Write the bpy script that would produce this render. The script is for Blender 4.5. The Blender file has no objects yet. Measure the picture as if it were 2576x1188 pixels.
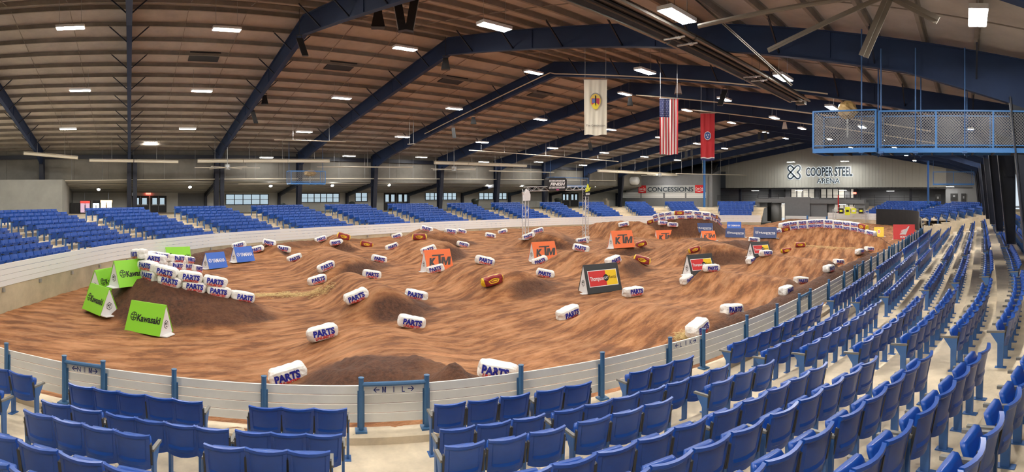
import bpy, math, random
import numpy as np
from math import sin, cos, tan, atan2, pi, sqrt, hypot
sc = bpy.context.scene
COL = sc.collection
random.seed(7)
# ------------------------------------------------------------------ camera, light, exposure
F, XV, Y0, EYE = 1340.0, 2430.0, 488.0, 4.16     # cylinder radius in pixels, axis column, horizon row, eye height above the near deck
cd = bpy.data.cameras.new('camera'); cd.type = 'PANO'; cd.panorama_type = 'CENTRAL_CYLINDRICAL'
cd.central_cylindrical_range_u_min = -1288 / F; cd.central_cylindrical_range_u_max = 1288 / F
cd.central_cylindrical_range_v_min = -(1188 - Y0) / F; cd.central_cylindrical_range_v_max = Y0 / F
cd.central_cylindrical_radius = 1.0; cd.clip_end = 500
cam = bpy.data.objects.new('camera', cd); COL.objects.link(cam); sc.camera = cam
cam.location = (0, 0, EYE); cam.rotation_euler = (pi / 2, 0, (XV - 1288) / F)
wd = bpy.data.worlds.new('daylight'); sc.world = wd; wd.use_nodes = True
wb = wd.node_tree.nodes['Background']; wb.inputs[0].default_value = (0.80, 0.90, 1.0, 1); wb.inputs[1].default_value = 0.34
sc.view_settings.view_transform = 'Standard'; sc.view_settings.look = 'None'; sc.view_settings.gamma = 1
sc.view_settings.use_curve_mapping = False
sc.view_settings.exposure = 1.38
LAMP = 120.0                                        # radiance of the LED lenses
sc.cycles.max_bounces = 5; sc.cycles.diffuse_bounces = 4; sc.cycles.glossy_bounces = 2
sc.cycles.transmission_bounces = 4; sc.cycles.transparent_max_bounces = 6
sc.cycles.caustics_reflective = False; sc.cycles.caustics_refractive = False
sc.cycles.sample_clamp_indirect = 6.0

# ------------------------------------------------------------------ plan coordinates: p = metres across from the viewer, a = metres along the hall
def W(p, a, z): return (-p, a, z)
def pixz(x, y, z):
    ph = (XV - x) / F; r = (EYE - z) * F / (y - Y0); return r * sin(ph), r * cos(ph)
def onP(x, y, p):
    ph = (XV - x) / F; r = p / sin(ph); return p, r * cos(ph), EYE + (Y0 - y) / F * r
def onA(x, y, a):
    ph = (XV - x) / F; r = a / cos(ph); return r * sin(ph), a, EYE + (Y0 - y) / F * r
def onR(x, y, r):
    ph = (XV - x) / F; return r * sin(ph), r * cos(ph), EYE + (Y0 - y) / F * r

# ------------------------------------------------------------------ materials
MATS = {}
def mat(name, col, rough=.6, metal=0., var=0., vscale=3., bump=0., bscale=20., emit=None, spec=.5, stretch=None):
    if name in MATS: return MATS[name]
    m = bpy.data.materials.new(name); m.use_nodes = True; nt = m.node_tree; b = nt.nodes['Principled BSDF']
    b.inputs['Base Color'].default_value = (*col, 1); b.inputs['Roughness'].default_value = rough; b.inputs['Metallic'].default_value = metal
    b.inputs['Specular IOR Level'].default_value = spec
    if emit: b.inputs['Emission Color'].default_value = (*emit[0], 1); b.inputs['Emission Strength'].default_value = emit[1]
    if var or bump:
        tc = nt.nodes.new('ShaderNodeTexCoord'); src = tc.outputs['Object']
        if stretch:
            mp = nt.nodes.new('ShaderNodeMapping'); mp.inputs['Scale'].default_value = stretch; nt.links.new(src, mp.inputs[0]); src = mp.outputs[0]
    if var:
        n = nt.nodes.new('ShaderNodeTexNoise'); n.inputs['Scale'].default_value = vscale; n.inputs['Detail'].default_value = 5; n.inputs['Roughness'].default_value = .65
        nt.links.new(src, n.inputs['Vector'])
        r = nt.nodes.new('ShaderNodeMapRange'); r.inputs['From Min'].default_value = .3; r.inputs['From Max'].default_value = .7
        r.inputs['To Min'].default_value = 1 - var; r.inputs['To Max'].default_value = 1 + var
        nt.links.new(n.outputs['Fac'], r.inputs['Value'])
        x = nt.nodes.new('ShaderNodeVectorMath'); x.operation = 'SCALE'; x.inputs[0].default_value = col
        nt.links.new(r.outputs[0], x.inputs['Scale']); nt.links.new(x.outputs[0], b.inputs['Base Color'])
    if bump:
        n = nt.nodes.new('ShaderNodeTexNoise'); n.inputs['Scale'].default_value = bscale; n.inputs['Detail'].default_value = 4
        nt.links.new(src, n.inputs['Vector'])
        bp = nt.nodes.new('ShaderNodeBump'); bp.inputs['Strength'].default_value = bump; bp.inputs['Distance'].default_value = .05
        nt.links.new(n.outputs['Fac'], bp.inputs['Height']); nt.links.new(bp.outputs[0], b.inputs['Normal'])
    MATS[name] = m; return m
SEAT = mat('seat_blue_plastic', (.007, .066, .34), .33, var=.10, vscale=4)
STEEL = mat('seat_steel_blue', (.045, .13, .33), .5, var=.1)
ARM = mat('armrest_grey', (.16, .155, .14), .45)
ARMTOP = mat('armrest_dark', (.035, .037, .042), .5)
CONC = mat('stand_concrete', (.64, .54, .39), .8, var=.26, vscale=.9, bump=.15, bscale=12)
CONCW = mat('wall_concrete', (.50, .43, .30), .85, var=.25, vscale=.7)
WHITE = mat('fence_white', (.72, .70, .64), .55, var=.07, vscale=1.5)
WMETAL = mat('rail_white', (.78, .78, .77), .45)
POST = mat('post_blue', (.045, .135, .27), .45, var=.1, vscale=6)
NAVY = mat('beam_navy', (.012, .032, .095), .75, var=.12, vscale=1.2)
NAVYC = mat('column_dark_navy', (.008, .012, .026), .5)
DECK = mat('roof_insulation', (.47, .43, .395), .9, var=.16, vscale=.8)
PURL = mat('purlin_tan', (.26, .225, .19), .7, var=.2, vscale=1.5)
BLACK = mat('black', (.008, .008, .009), .5)
DARK = mat('dark_grey', (.03, .03, .032), .6)
GREYW = mat('wall_grey', (.19, .195, .205), .8, var=.05)
LEANW = mat('concourse_wall', (.30, .30, .275), .8, var=.1, vscale=.8)
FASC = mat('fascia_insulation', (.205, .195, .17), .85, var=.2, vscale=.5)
OUTW = mat('outer_wall_ribbed', (.50, .50, .46), .75, var=.06, vscale=.8)
BEIGE = mat('end_wall_beige', (.42, .42, .375), .7, var=.04, vscale=.6)
PIPE = mat('pipe_cream', (.66, .60, .48), .5)
STEELG = mat('galvanised', (.42, .43, .43), .4, .6)
RED = mat('red', (.55, .02, .02), .5)
PLATB = mat('catwalk_blue', (.05, .19, .48), .45)
LENSLOW = mat('led_lens_low', (.9, .9, .9), .5, emit=((1., .965, .91), LAMP * .3))
LENS = mat('led_lens', (.9, .9, .9), .5, emit=((1., .965, .91), LAMP))
GLASS = None

# ------------------------------------------------------------------ mesh helpers
class MB:
    def __init__(s): s.v = []; s.f = []; s.m = []; s.k = 0
    def add(s, vs, fs):
        n = len(s.v); s.v += [tuple(v) for v in vs]; s.f += [tuple(i + n for i in f) for f in fs]; s.m += [s.k] * len(fs); return s
    def box(s, c, d, rz=0., rx=0., ry=0.):
        hx, hy, hz = d[0] / 2, d[1] / 2, d[2] / 2; vs = []
        for x, y, z in ((-1,-1,-1),(1,-1,-1),(1,1,-1),(-1,1,-1),(-1,-1,1),(1,-1,1),(1,1,1),(-1,1,1)):
            x *= hx; y *= hy; z *= hz
            if rx: y, z = y * cos(rx) - z * sin(rx), y * sin(rx) + z * cos(rx)
            if ry: x, z = x * cos(ry) + z * sin(ry), -x * sin(ry) + z * cos(ry)
            if rz: x, y = x * cos(rz) - y * sin(rz), x * sin(rz) + y * cos(rz)
            vs.append((x + c[0], y + c[1], z + c[2]))
        return s.add(vs, ((0,3,2,1),(4,5,6,7),(0,1,5,4),(1,2,6,5),(2,3,7,6),(3,0,4,7)))
    def hull8(s, q1, q2):                     # two matching quads -> solid
        return s.add(list(q1) + list(q2), ((3,2,1,0),(4,5,6,7),(0,1,5,4),(1,2,6,5),(2,3,7,6),(3,0,4,7)))
    def bar(s, A, B, w, h=None, up=(0, 0, 1)):
        h = h or w; A = np.array(A, float); B = np.array(B, float); d = B - A; d /= np.linalg.norm(d) + 1e-9
        u = np.array(up, float)
        if abs(d @ u) > .95: u = np.array((1., 0, 0))
        sx = np.cross(d, u); sx /= np.linalg.norm(sx); sy = np.cross(sx, d)
        q = [(-1, -1), (1, -1), (1, 1), (-1, 1)]
        return s.hull8([A + sx * i * w / 2 + sy * j * h / 2 for i, j in q][::-1], [B + sx * i * w / 2 + sy * j * h / 2 for i, j in q][::-1])
    def tube(s, path, r, n=6, cap=True):
        P = [np.array(p, float) for p in path]; rings = []
        for i, p in enumerate(P):
            d = P[min(i + 1, len(P) - 1)] - P[max(i - 1, 0)]; d /= np.linalg.norm(d) + 1e-9
            u = np.array((0, 0, 1.)) if abs(d[2]) < .9 else np.array((1., 0, 0))
            x = np.cross(d, u); x /= np.linalg.norm(x); y = np.cross(x, d); rr = r[i] if hasattr(r, '__len__') else r
            rings.append([p + (x * cos(2 * pi * k / n) + y * sin(2 * pi * k / n)) * rr for k in range(n)])
        vs = [v for g in rings for v in g]; fs = []
        for i in range(len(P) - 1):
            for k in range(n):
                a, b = i * n + k, i * n + (k + 1) % n; fs.append((a, a + n, b + n, b))
        if cap: fs.append(tuple(range(n))); fs.append(tuple(range((len(P) - 1) * n, len(P) * n))[::-1])
        return s.add(vs, fs)
    def prism(s, poly, A, ax, ay, n, t):      # polygon in plane (A; ax, ay), extruded by t along n
        A, ax, ay, n = (np.array(q, float) for q in (A, ax, ay, n)); k = len(poly)
        vs = [A + ax * x + ay * y for x, y in poly]; vs += [v + n * t for v in vs]
        fs = [tuple(range(k))[::-1], tuple(range(k, 2 * k))] + [(i, (i + 1) % k, k + (i + 1) % k, k + i) for i in range(k)]
        return s.add(vs, fs)
    def mesh(s, name, mats, smooth=False):
        me = bpy.data.meshes.new(name); me.from_pydata(s.v, [], s.f)
        for m in (mats if isinstance(mats, (list, tuple)) else [mats]): me.materials.append(m)
        if any(s.m): me.polygons.foreach_set('material_index', s.m)
        if smooth: me.polygons.foreach_set('use_smooth', [True] * len(s.f))
        me.update(); return me
    def build(s, name, mats, parent=None, smooth=False, loc=None, rot=None):
        return obj(name, s.mesh(name, mats, smooth), parent, loc, rot)
def obj(name, me, parent=None, loc=None, rot=None):
    o = bpy.data.objects.new(name, me); COL.objects.link(o)
    if loc is not None: o.location = loc
    if rot is not None: o.rotation_euler = rot if hasattr(rot, '__len__') else (0, 0, rot)
    if parent is not None: o.parent = parent
    return o
def empty(name, loc=(0, 0, 0), rz=0.):
    o = bpy.data.objects.new(name, None); COL.objects.link(o); o.location = loc; o.rotation_euler = rz if hasattr(rz, '__len__') else (0, 0, rz); o.empty_display_size = .2; return o
def tag(o, label=None, cat=None, group=None, kind=None):
    if label: o['label'] = label
    if cat: o['category'] = cat
    if group: o['group'] = group
    if kind: o['kind'] = kind
    return o
def struct(o): o['kind'] = 'structure'; return o
_tx = {}
def text_mesh(txt, bold=0., shear=0., spacing=1., mat_=None, extrude=.0):
    """flat lettering, height of a capital = 1, centred on the origin, in the XY plane"""
    key = (txt, bold, shear, spacing, mat_.name if mat_ else '', extrude)
    if key in _tx: return _tx[key]
    c = bpy.data.curves.new('lettering', 'FONT'); c.body = txt; c.align_x = 'CENTER'; c.size = 1.37; c.offset = bold; c.shear = shear; c.space_character = spacing
    c.resolution_u = 3; c.extrude = extrude; c.fill_mode = 'FRONT' if not extrude else 'BOTH'
    o = bpy.data.objects.new('lettering', c); COL.objects.link(o); dg = bpy.context.evaluated_depsgraph_get(); dg.update()
    me = bpy.data.meshes.new_from_object(o.evaluated_get(dg)); bpy.data.objects.remove(o); bpy.data.curves.remove(c)
    n = len(me.vertices); co = np.empty(n * 3); me.vertices.foreach_get('co', co); co = co.reshape(-1, 3)
    lo, hi = co.min(0), co.max(0); co[:, 0] -= (lo[0] + hi[0]) / 2; co[:, 1] -= .5
    me.vertices.foreach_set('co', co.ravel()); me.materials.clear(); me.materials.append(mat_ or BLACK); me['w'] = float(hi[0] - lo[0]); me.update()
    _tx[key] = me; return me
BLOCK_M = [(-.5, -.5), (-.24, -.5), (-.24, .12), (-.06, -.5), (.06, -.5), (.24, .12), (.24, -.5), (.5, -.5), (.5, .5), (.17, .5), (0, -.08), (-.17, .5), (-.5, .5)]
def text_geo(txt, **k):
    me = text_mesh(txt, **k); co = np.empty(len(me.vertices) * 3); me.vertices.foreach_get('co', co)
    return co.reshape(-1, 3).copy(), [tuple(p.vertices) for p in me.polygons]
def fractal(x, y, seed=0, octaves=4, lac=2.1, gain=.5):
    rs = np.random.RandomState(seed); tot = np.zeros_like(x); amp = 1.; norm = 0.
    for o in range(octaves):
        T = rs.rand(128, 128); xi = np.floor(x).astype(int); yi = np.floor(y).astype(int); fx = x - xi; fy = y - yi
        fx = fx * fx * (3 - 2 * fx); fy = fy * fy * (3 - 2 * fy); g = lambda i, j: T[i & 127, j & 127]
        tot += amp * ((g(xi, yi) * (1 - fx) + g(xi + 1, yi) * fx) * (1 - fy) + (g(xi, yi + 1) * (1 - fx) + g(xi + 1, yi + 1) * fx) * fy - .5)
        norm += amp; amp *= gain; x = x * lac + 17.3; y = y * lac + 5.7
    return tot / norm * 2
def sstep(a, b, x): t = np.clip((x - a) / (b - a), 0, 1); return t * t * (3 - 2 * t)

# ------------------------------------------------------------------ plan curves of the oval (p, a)
def catmull(P, step=.25):
    P = np.array(P, float); P = np.vstack([2 * P[0] - P[1], P, 2 * P[-1] - P[-2]]); out = []
    for i in range(1, len(P) - 2):
        t = np.linspace(0, 1, 24, endpoint=False)[:, None]; a, b, c, d = P[i - 1:i + 3]
        out.append(.5 * (2 * b + (c - a) * t + (2 * a - 5 * b + 4 * c - d) * t ** 2 + (3 * b - a - 3 * c + d) * t ** 3))
    out = np.vstack(out + [P[-2][None]]); L = np.r_[0, np.cumsum(np.hypot(*np.diff(out, axis=0).T))]
    n = max(2, int(L[-1] / step)); s = np.linspace(0, L[-1], n + 1)
    return np.c_[np.interp(s, L, out[:, 0]), np.interp(s, L, out[:, 1])]
class Curve:
    def __init__(c, pts, side, smooth=8):
        c.q = catmull(pts); d = np.gradient(c.q, axis=0); d /= np.hypot(d[:, 0], d[:, 1])[:, None]
        n = np.c_[d[:, 1], -d[:, 0]] * side               # towards the stand
        k = np.ones(2 * smooth + 1) / (2 * smooth + 1)
        n = np.c_[[np.convolve(np.pad(n[:, i], smooth, 'edge'), k, 'valid') for i in (0, 1)]].T; n /= np.hypot(n[:, 0], n[:, 1])[:, None]
        c.n = n; c.L = np.r_[0, np.cumsum(np.hypot(*np.diff(c.q, axis=0).T))]
    def at(c, s, o=0.):
        p = np.array([np.interp(s, c.L, c.q[:, i]) for i in (0, 1)]); n = np.array([np.interp(s, c.L, c.n[:, i]) for i in (0, 1)]); return p + n * o, n
    def s_at_px(c, x, o=0.):                                # arclength where the ray of image column x meets the offset curve
        ph = (XV - x) / F; P = c.q + c.n * o; ang = np.arctan2(P[:, 0], P[:, 1]) - ph; i = np.nonzero(np.sign(ang[:-1]) != np.sign(ang[1:]))[0]
        if not len(i): return None
        i = i[np.argmin(np.hypot(*P[i].T))]; t = ang[i] / (ang[i] - ang[i + 1]); return c.L[i] + t * (c.L[i + 1] - c.L[i])
NEAR = Curve([(12.3,-4.6),(11.0,-2.7),(10.31,-1.36),(9.9,-.19),(9.5,.82),(8.89,2.3),(8.49,3.29),(8.04,4.35),(7.62,5.5),(7.2,6.7),(6.66,8.2),(6.15,9.9),(5.82,11.1),(5.53,12.6),(5.32,14.1),(5.16,16.1),(4.95,20.2),(4.75,26.8),(4.5,35),(4.3,43),(4.15,50),(4.3,54)], -1)
FAR = Curve([(14.5,-5.0),(17,-4.6),(21.2,-2.9),(25.9,-.5),(29.6,2.75),(33.1,6.9),(36.0,13.3),(38.0,21),(38.6,30),(37.6,38.5),(34.8,45.5),(31.2,50.2),(27,53.8),(22.5,55.5)], 1)
ENDC = Curve([(4.3,52.0),(5.0,56.5),(6.8,60.3),(9.4,63),(12.4,64.8),(16,65.8),(17.5,66)], -1)
if (NEAR.at(10)[1][0] > 0): NEAR.n *= -1
if (FAR.at(25)[1][0] < 0): FAR.n *= -1
if (ENDC.at(10)[1][1] < 0): ENDC.n *= -1
def strip_section(curve, prof, s0, s1, step=.8):
    """sweep a cross-section [(offset, z)...] along the curve"""
    mb = MB(); n = max(2, int((s1 - s0) / step)); k = len(prof); vs = []
    for i in range(n + 1):
        s = s0 + (s1 - s0) * i / n
        for o, z in prof:
            q, _ = curve.at(s, o); vs.append(W(q[0], q[1], z))
    fs = [(i * k + j, i * k + j + 1, (i + 1) * k + j + 1, (i + 1) * k + j) for i in range(n) for j in range(k - 1)]
    return mb.add(vs, fs)
# ================================================================== THE SHELL
PR, SL, BAY = 22.2, .17, 7.62
def zdeck(p): return EYE + 8.12 - SL * abs(p - PR)
def zbeam(p): return zdeck(p) - .22
A0, A1 = -14.0, 78.0
ceil = struct(empty('ceiling'))
for nm, pa, pb in (('roof_deck', PR, 47.2), ('roof_deck', PR, -3.0)):
    mb = MB(); q = [W(pa, A0, zdeck(pa)), W(pb, A0, zdeck(pb)), W(pb, A1 + 5, zdeck(pb)), W(pa, A1 + 5, zdeck(pa))]
    mb.hull8(q, [(x, y, z + .1) for x, y, z in q]); mb.build(nm, DECK, ceil)
def zee(p, sgn):                                     # one Z purlin running the length of the hall
    mb = MB(); z = zdeck(p); L = A1 - A0; y = (A0 + A1) / 2
    mb.box((-p, y, z - .11), (.03, L, .2)); mb.box((-p + .04 * sgn, y, z - .205), (.09, L, .015)); mb.box((-p - .04 * sgn, y, z - .012), (.09, L, .015))
    return mb.build('purlin', PURL, ceil)
for i in range(17): zee(PR + .45 + 1.47 * i, 1); zee(PR - .45 - 1.47 * i, -1)
for k in range(-1, 11):
    for f in (1 / 3, 2 / 3):
        a = (k + f) * BAY
        for pe in (46.6, -2.4):
            mb = MB(); s0 = PR + (.3 if pe > PR else -.3)
            mb.bar(W(s0, a, zdeck(s0) - .16), W(pe, a, zdeck(pe) - .16), .028); mb.build('sag_rod', PURL, ceil)
# dark ventilator openings in the roof slope
for k in range(0, 9):
    a = k * BAY + 3.9; mb = MB(); p = 27.55
    q = [W(p - .55, a - .8, zdeck(p - .55) - .02), W(p + .55, a - .8, zdeck(p + .55) - .02), W(p + .55, a + .8, zdeck(p + .55) - .02), W(p - .55, a + .8, zdeck(p - .55) - .02)]
    mb.hull8(q, [(x, y, z - .05) for x, y, z in q]); mb.build('roof_vent', BLACK, ceil)
# navy portal frames
def rafter(name, parent, a, poly, bot):
    mb = MB(); mb.prism([(p, z) for p, z in poly], (0, a - .02, 0), (-1, 0, 0), (0, 0, 1), (0, 1, 0), .04)
    for i in range(len(bot) - 1): mb.bar(W(bot[i][0], a, bot[i][1]), W(bot[i + 1][0], a, bot[i + 1][1]), .24, .03)
    t = [poly[0], poly[1]]; mb.bar(W(t[0][0], a, t[0][1] - .015), W(t[1][0], a, t[1][1] - .015), .24, .03)
    n = max(2, int(abs(t[1][0] - t[0][0]) / 5))      # web stiffeners
    for i in range(1, n):
        p = t[0][0] + (t[1][0] - t[0][0]) * i / n; zt = zbeam(p); mb.bar(W(p, a, zt - .02), W(p, a, zt - .78), .1, .02)
    return mb.build(name, NAVY, parent)
for k in range(-1, 11):
    a = k * BAY; fr = struct(empty('roof_frame', W(46.3, a, 2.2)))
    def cen(o):                                       # keep world coordinates under an empty that stands at the column foot
        o.location = (46.3, -a, -2.2); return o
    for sg in (1, -1):
        P = lambda d: PR + sg * d
        top = [(P(0), zbeam(P(0))), (P(24.3), zbeam(P(24.3)))]
        bot = [(P(0), zbeam(P(0)) - .86), (P(12), zbeam(P(12)) - .80), (P(20.5), zbeam(P(20.5)) - .92), (P(23.4), zbeam(P(23.4)) - 1.3)]
        cen(rafter('rafter', fr, a, [top[0], top[1], (P(24.3), zbeam(P(24.3)) - 1.45)] + bot[::-1], bot))
        if sg > 0 and k > 8: continue
        mb = MB(); zt = zbeam(P(24.3)) - .1; zb = 2.0      # tapered column
        for y in (a - .13, a + .10):
            pass
        mb.prism([(P(24.3), zb), (P(24.3), zt), (P(23.45), zt - .9), (P(23.95), zb)], (0, a - .015, 0), (-1, 0, 0), (0, 0, 1), (0, 1, 0), .03)
        mb.bar(W(P(24.3), a, zb), W(P(24.3), a, zt), .38, .04, up=(1, 0, 0)); mb.bar(W(P(23.95), a, zb), W(P(23.45), a, zt - .9), .38, .04, up=(1, 0, 0))
        for z in (zb + .05, (zb + zt) / 2): mb.box((-P(24.12), a, z), (.36, .3, .03))
        cen(mb.build('column', NAVYC, fr))
        if sg > 0 and k in (0, 1):
            mb = MB(); mb.box(W(46.2, a + .5, (2 + zt) / 2 - .2), (.34, .36, zt - 2.4)); cen(mb.build('column_twin', NAVYC, fr))
        if k < 6:
            for j in range(1, 16, 2):                    # flange braces up to the purlins
                p = PR + sg * (.45 + 1.47 * j)
                if sg < 0 and k > 3: continue
                for s in (-1, 1):
                    mb = MB(); mb.bar(W(p, a, zbeam(p) - .78), W(p, a + s * .95, zdeck(p) - .16), .05, .05); cen(mb.build('flange_brace', NAVYC, fr))
# fascia, lean-to and concourse on the far side
ws = struct(empty('wall_far_concourse'))
def slab(name, m, parent, q, t):
    mb = MB(); n = np.cross(np.array(q[1]) - np.array(q[0]), np.array(q[2]) - np.array(q[0])); n = n / np.linalg.norm(n) * t
    mb.hull8(q, [tuple(np.array(v) + n) for v in q]); return mb.build(name, m, parent)
ZF = EYE + 1.18
for i in range(int((A1 - A0) / 3.05) + 1):              # insulation panels of the fascia
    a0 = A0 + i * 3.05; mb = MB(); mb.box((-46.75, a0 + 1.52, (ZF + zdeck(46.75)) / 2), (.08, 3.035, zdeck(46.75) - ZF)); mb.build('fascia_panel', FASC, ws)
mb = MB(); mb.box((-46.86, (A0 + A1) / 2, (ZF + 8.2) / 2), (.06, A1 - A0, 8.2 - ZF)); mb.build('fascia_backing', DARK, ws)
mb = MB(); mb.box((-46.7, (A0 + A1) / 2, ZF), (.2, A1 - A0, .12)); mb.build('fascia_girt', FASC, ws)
mb = MB(); mb.box((-46.6, (A0 + A1) / 2, EYE + 3.25), (.3, A1 - A0, .35)); mb.build('eave_strut', NAVYC, ws)
PW = 53.0
slab('lean_to_roof', LEANW, ws, [W(46.7, A0, ZF), W(PW + .2, A0, EYE + .16), W(PW + .2, A1, EYE + .16), W(46.7, A1, ZF)], .06)
for i in range(5):
    p = 47.6 + i * 1.2; z = ZF - (ZF - EYE - .16) * (p - 46.7) / 6.5
    mb = MB(); mb.box((-p, (A0 + A1) / 2, z - .1), (.06, A1 - A0, .16)); mb.build('lean_to_purlin', LEANW, ws)
for k in range(-1, 10):
    a = k * BAY; mb = MB(); mb.bar(W(46.4, a, EYE + .95), W(PW - .1, a, EYE - .12), .2, .36); mb.build('lean_to_rafter', NAVYC, ws)
    mb = MB(); mb.box((-PW + .25, a, EYE - 1), (.3, .25, 2.4)); mb.build('wall_column', NAVYC, ws)
ZC = 2.30                                                # concourse level
# openings of the outer wall: (x0, x1, y0, y1, kind)
OPEN = [(333, 374, 494, 560, 'door'), (379, 418, 494, 560, 'door'), (447, 517, 487, 560, 'roll'), (568, 675, 489, 515, 'w5'), (758, 853, 487, 509, 'w6'),
        (894, 924, 485, 507, 'w2'), (966, 996, 484, 530, 'door'), (999, 1029, 484, 530, 'door'), (1070, 1148, 482, 503, 'w7'), (1205, 1275, 482, 502, 'w6'), (1414, 1432, 484, 530, 'door'), (1435, 1454, 484, 530, 'door')]
ops = []
for x0, x1, y0, y1, kd in OPEN:
    xm = (x0 + x1) / 2; ph0, ph1 = (XV - x0) / F, (XV - x1) / F; zt = onP(xm, y0, PW)[2]; zb = onP(xm, y1, PW)[2]
    if kd in ('door', 'roll'): zb = ZC
    ops.append((PW / tan(ph0), PW / tan(ph1), zb, min(zt, EYE + .12), kd))
ops.sort(); ZT = EYE + .2; aa = A0
def wallpiece(a0, a1, z0, z1):
    if a1 - a0 < .01 or z1 - z0 < .01: return
    n = max(1, round((a1 - a0) / 2.4)); 
    for i in range(n):
        mb = MB(); w = (a1 - a0) / n; mb.box((-PW - .06, a0 + w * (i + .5), (z0 + z1) / 2), (.12, w - .012, z1 - z0)); mb.build('wall_panel', OUTW, ws)
for a0, a1, z0, z1, kd in ops:
    wallpiece(aa, a0, ZC - .3, ZT); wallpiece(a0, a1, ZC - .3, z0); wallpiece(a0, a1, z1, ZT); aa = a1
wallpiece(aa, A1, ZC - .3, ZT)
gm = bpy.data.materials.new('window_glass'); gm.use_nodes = True; nt = gm.node_tree; nt.nodes.clear()
o_ = nt.nodes.new('ShaderNodeOutputMaterial'); mx = nt.nodes.new('ShaderNodeMixShader'); tr = nt.nodes.new('ShaderNodeBsdfTransparent'); gl = nt.nodes.new('ShaderNodeBsdfGlossy')
tr.inputs[0].default_value = (.86, .92, .93, 1); gl.inputs['Roughness'].default_value = .05; mx.inputs[0].default_value = .08
nt.links.new(tr.outputs[0], mx.inputs[1]); nt.links.new(gl.outputs[0], mx.inputs[2]); nt.links.new(mx.outputs[0], o_.inputs[0]); GLASS = gm
wi = di = 0
for a0, a1, z0, z1, kd in ops:
    am, zm = (a0 + a1) / 2, (z0 + z1) / 2
    if kd[0] == 'w':
        wi += 1; n = int(kd[1]); root = struct(empty('window_%d' % wi, W(PW, am, z0)))
        for i in range(n):
            w = (a1 - a0) / n; c = a0 + w * (i + .5) - am; h = (z1 - z0) / 2
            for j in range(2):
                mb = MB(); mb.box((0, c, h * (j + .5)), (.012, w - .05, h - .05)); mb.build('pane', GLASS, root)
        mb = MB(); t = .07
        for i in range(n + 1): mb.box((0, a0 + (a1 - a0) * i / n - am, (z1 - z0) / 2), (.08, t, z1 - z0 + t))
        for z in (0, (z1 - z0) / 2, z1 - z0): mb.box((0, 0, z), (.079, a1 - a0 + t, t * (.6 if 0 < z < z1 - z0 else 1)))
        mb.build('window_frame', DARK, root)
    elif kd == 'door':
        di += 1; root = struct(empty('door_%d' % di, W(PW, am, z0))); H = z1 - z0
        for s in (-1, 1):
            w = (a1 - a0) / 2 - .03; c = s * (w / 2 + .002)
            mb = MB(); m = w * .2; zg0, zg1 = H * .50, H * .90
            mb.box((0, c, zg0 / 2), (.05, w, zg0)); mb.box((0, c, (zg1 + H) / 2), (.05, w, H - zg1))
            mb.box((0, c - w / 2 + m / 2, (zg0 + zg1) / 2), (.05, m, zg1 - zg0)); mb.box((0, c + w / 2 - m / 2, (zg0 + zg1) / 2), (.05, m, zg1 - zg0))
            lf = mb.build('door_leaf', DARK, root)
            mb = MB(); mb.box((0, c, (zg0 + zg1) / 2), (.012, w - 2 * m, zg1 - zg0)); mb.build('pane', GLASS, lf)
            mb = MB(); mb.box((.07, c, H * .47), (.05, w * .8, .06)); mb.build('push_bar', STEELG, lf)
        mb = MB(); mb.box((0, 0, H + .03), (.14, a1 - a0 + .1, .06))
        for s in (-1, 1): mb.box((0, s * (a1 - a0) / 2, H / 2), (.14, .06, H))
        mb.build('door_frame', DARK, root)
    else:
        di += 1; root = struct(empty('door_%d' % di, W(PW, am, z0))); H = z1 - z0; n = 12
        for i in range(n):
            mb = MB(); mb.box((-.0, 0, H * (i + .5) / n), (.03 + .012 * (i % 2), a1 - a0, H / n - .01)); mb.build('slat', GREYW, root)
        mb = MB(); mb.box((-.03, 0, H / 2), (.02, a1 - a0, H)); mb.build('backing', GREYW, root)
        mb = MB(); mb.tube([(.12, -(a1 - a0) / 2, H + .12), (.12, (a1 - a0) / 2, H + .12)], .2, 10); mb.build('roller_housing', GREYW, root)
# end walls and near wall (closing the hall; the near ones stand behind the viewer)
mb = MB(); mb.box((-22, A0 - .1, 6), (64, .2, 14)); struct(mb.build('wall_left_end', LEANW))
mb = MB(); mb.box((10.1, 32, 5), (.2, 94, 12)); struct(mb.build('wall_near', LEANW))
slab('near_lean_to_roof', LEANW, ceil, [W(-2.6, A0, EYE + 3.6), W(-10, A0, EYE + 2.6), W(-10, A1, EYE + 2.6), W(-2.6, A1, EYE + 3.6)], -.1)
mb = MB(); mb.box((-48.6, -9.6, EYE - .6), (8.6, 8.0, 3.6)); struct(mb.build('wall_left_room', LEANW))
slab('soil_under', CONCW, None, [W(-10, A0, -.6), W(56, A0, -.6), W(56, 84, -.6), W(-10, 84, -.6)], -.1)['kind'] = 'structure'
bpy.data.objects['soil_under'].name = 'floor_base'

mb = MB(); mb.box((2.2, 68.5, 1.5), (13.5, 30, .1)); struct(mb.build('floor_right_landing', CONC))
# ================================================================== GRANDSTANDS (terraces)
NO = [.92, 1.80, 2.75, 4.05, 5.0, 5.95, 6.85, 7.75, 8.65]; NT = [.84, .84, 1.06, 1.31, 1.56, 1.76, 1.96, 2.16, 2.36]    # back-rest offset from the fence, top height
NFL = [t - .84 for t in NT]
prof = [(-.12, -.5), (-.12, .12), (.30, .12), (.30, NFL[0])]
for i in range(len(NO)):
    e = NO[i] + .14; prof.append((e, NFL[i]))
    if i + 1 < len(NO): prof.append((e, NFL[i + 1]))
prof += [(NO[-1] + .14, 1.70), (14, 1.70)]
struct(strip_section(NEAR, prof, 0, NEAR.L[-1]).build('floor_near_stand', CONC))
FO = [.95 + .88 * j for j in range(9)]; FT = [1.82 + .173 * j for j in range(9)]; FFL = [t - .84 for t in FT]
prof = [(-.02, -.3), (-.02, .96), (.25, .96), (.25, FFL[0])]
for i in range(9):
    e = FO[i] + .14; prof.append((e, FFL[i]))
    prof.append((e, FFL[i + 1] if i < 8 else ZC))
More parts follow.
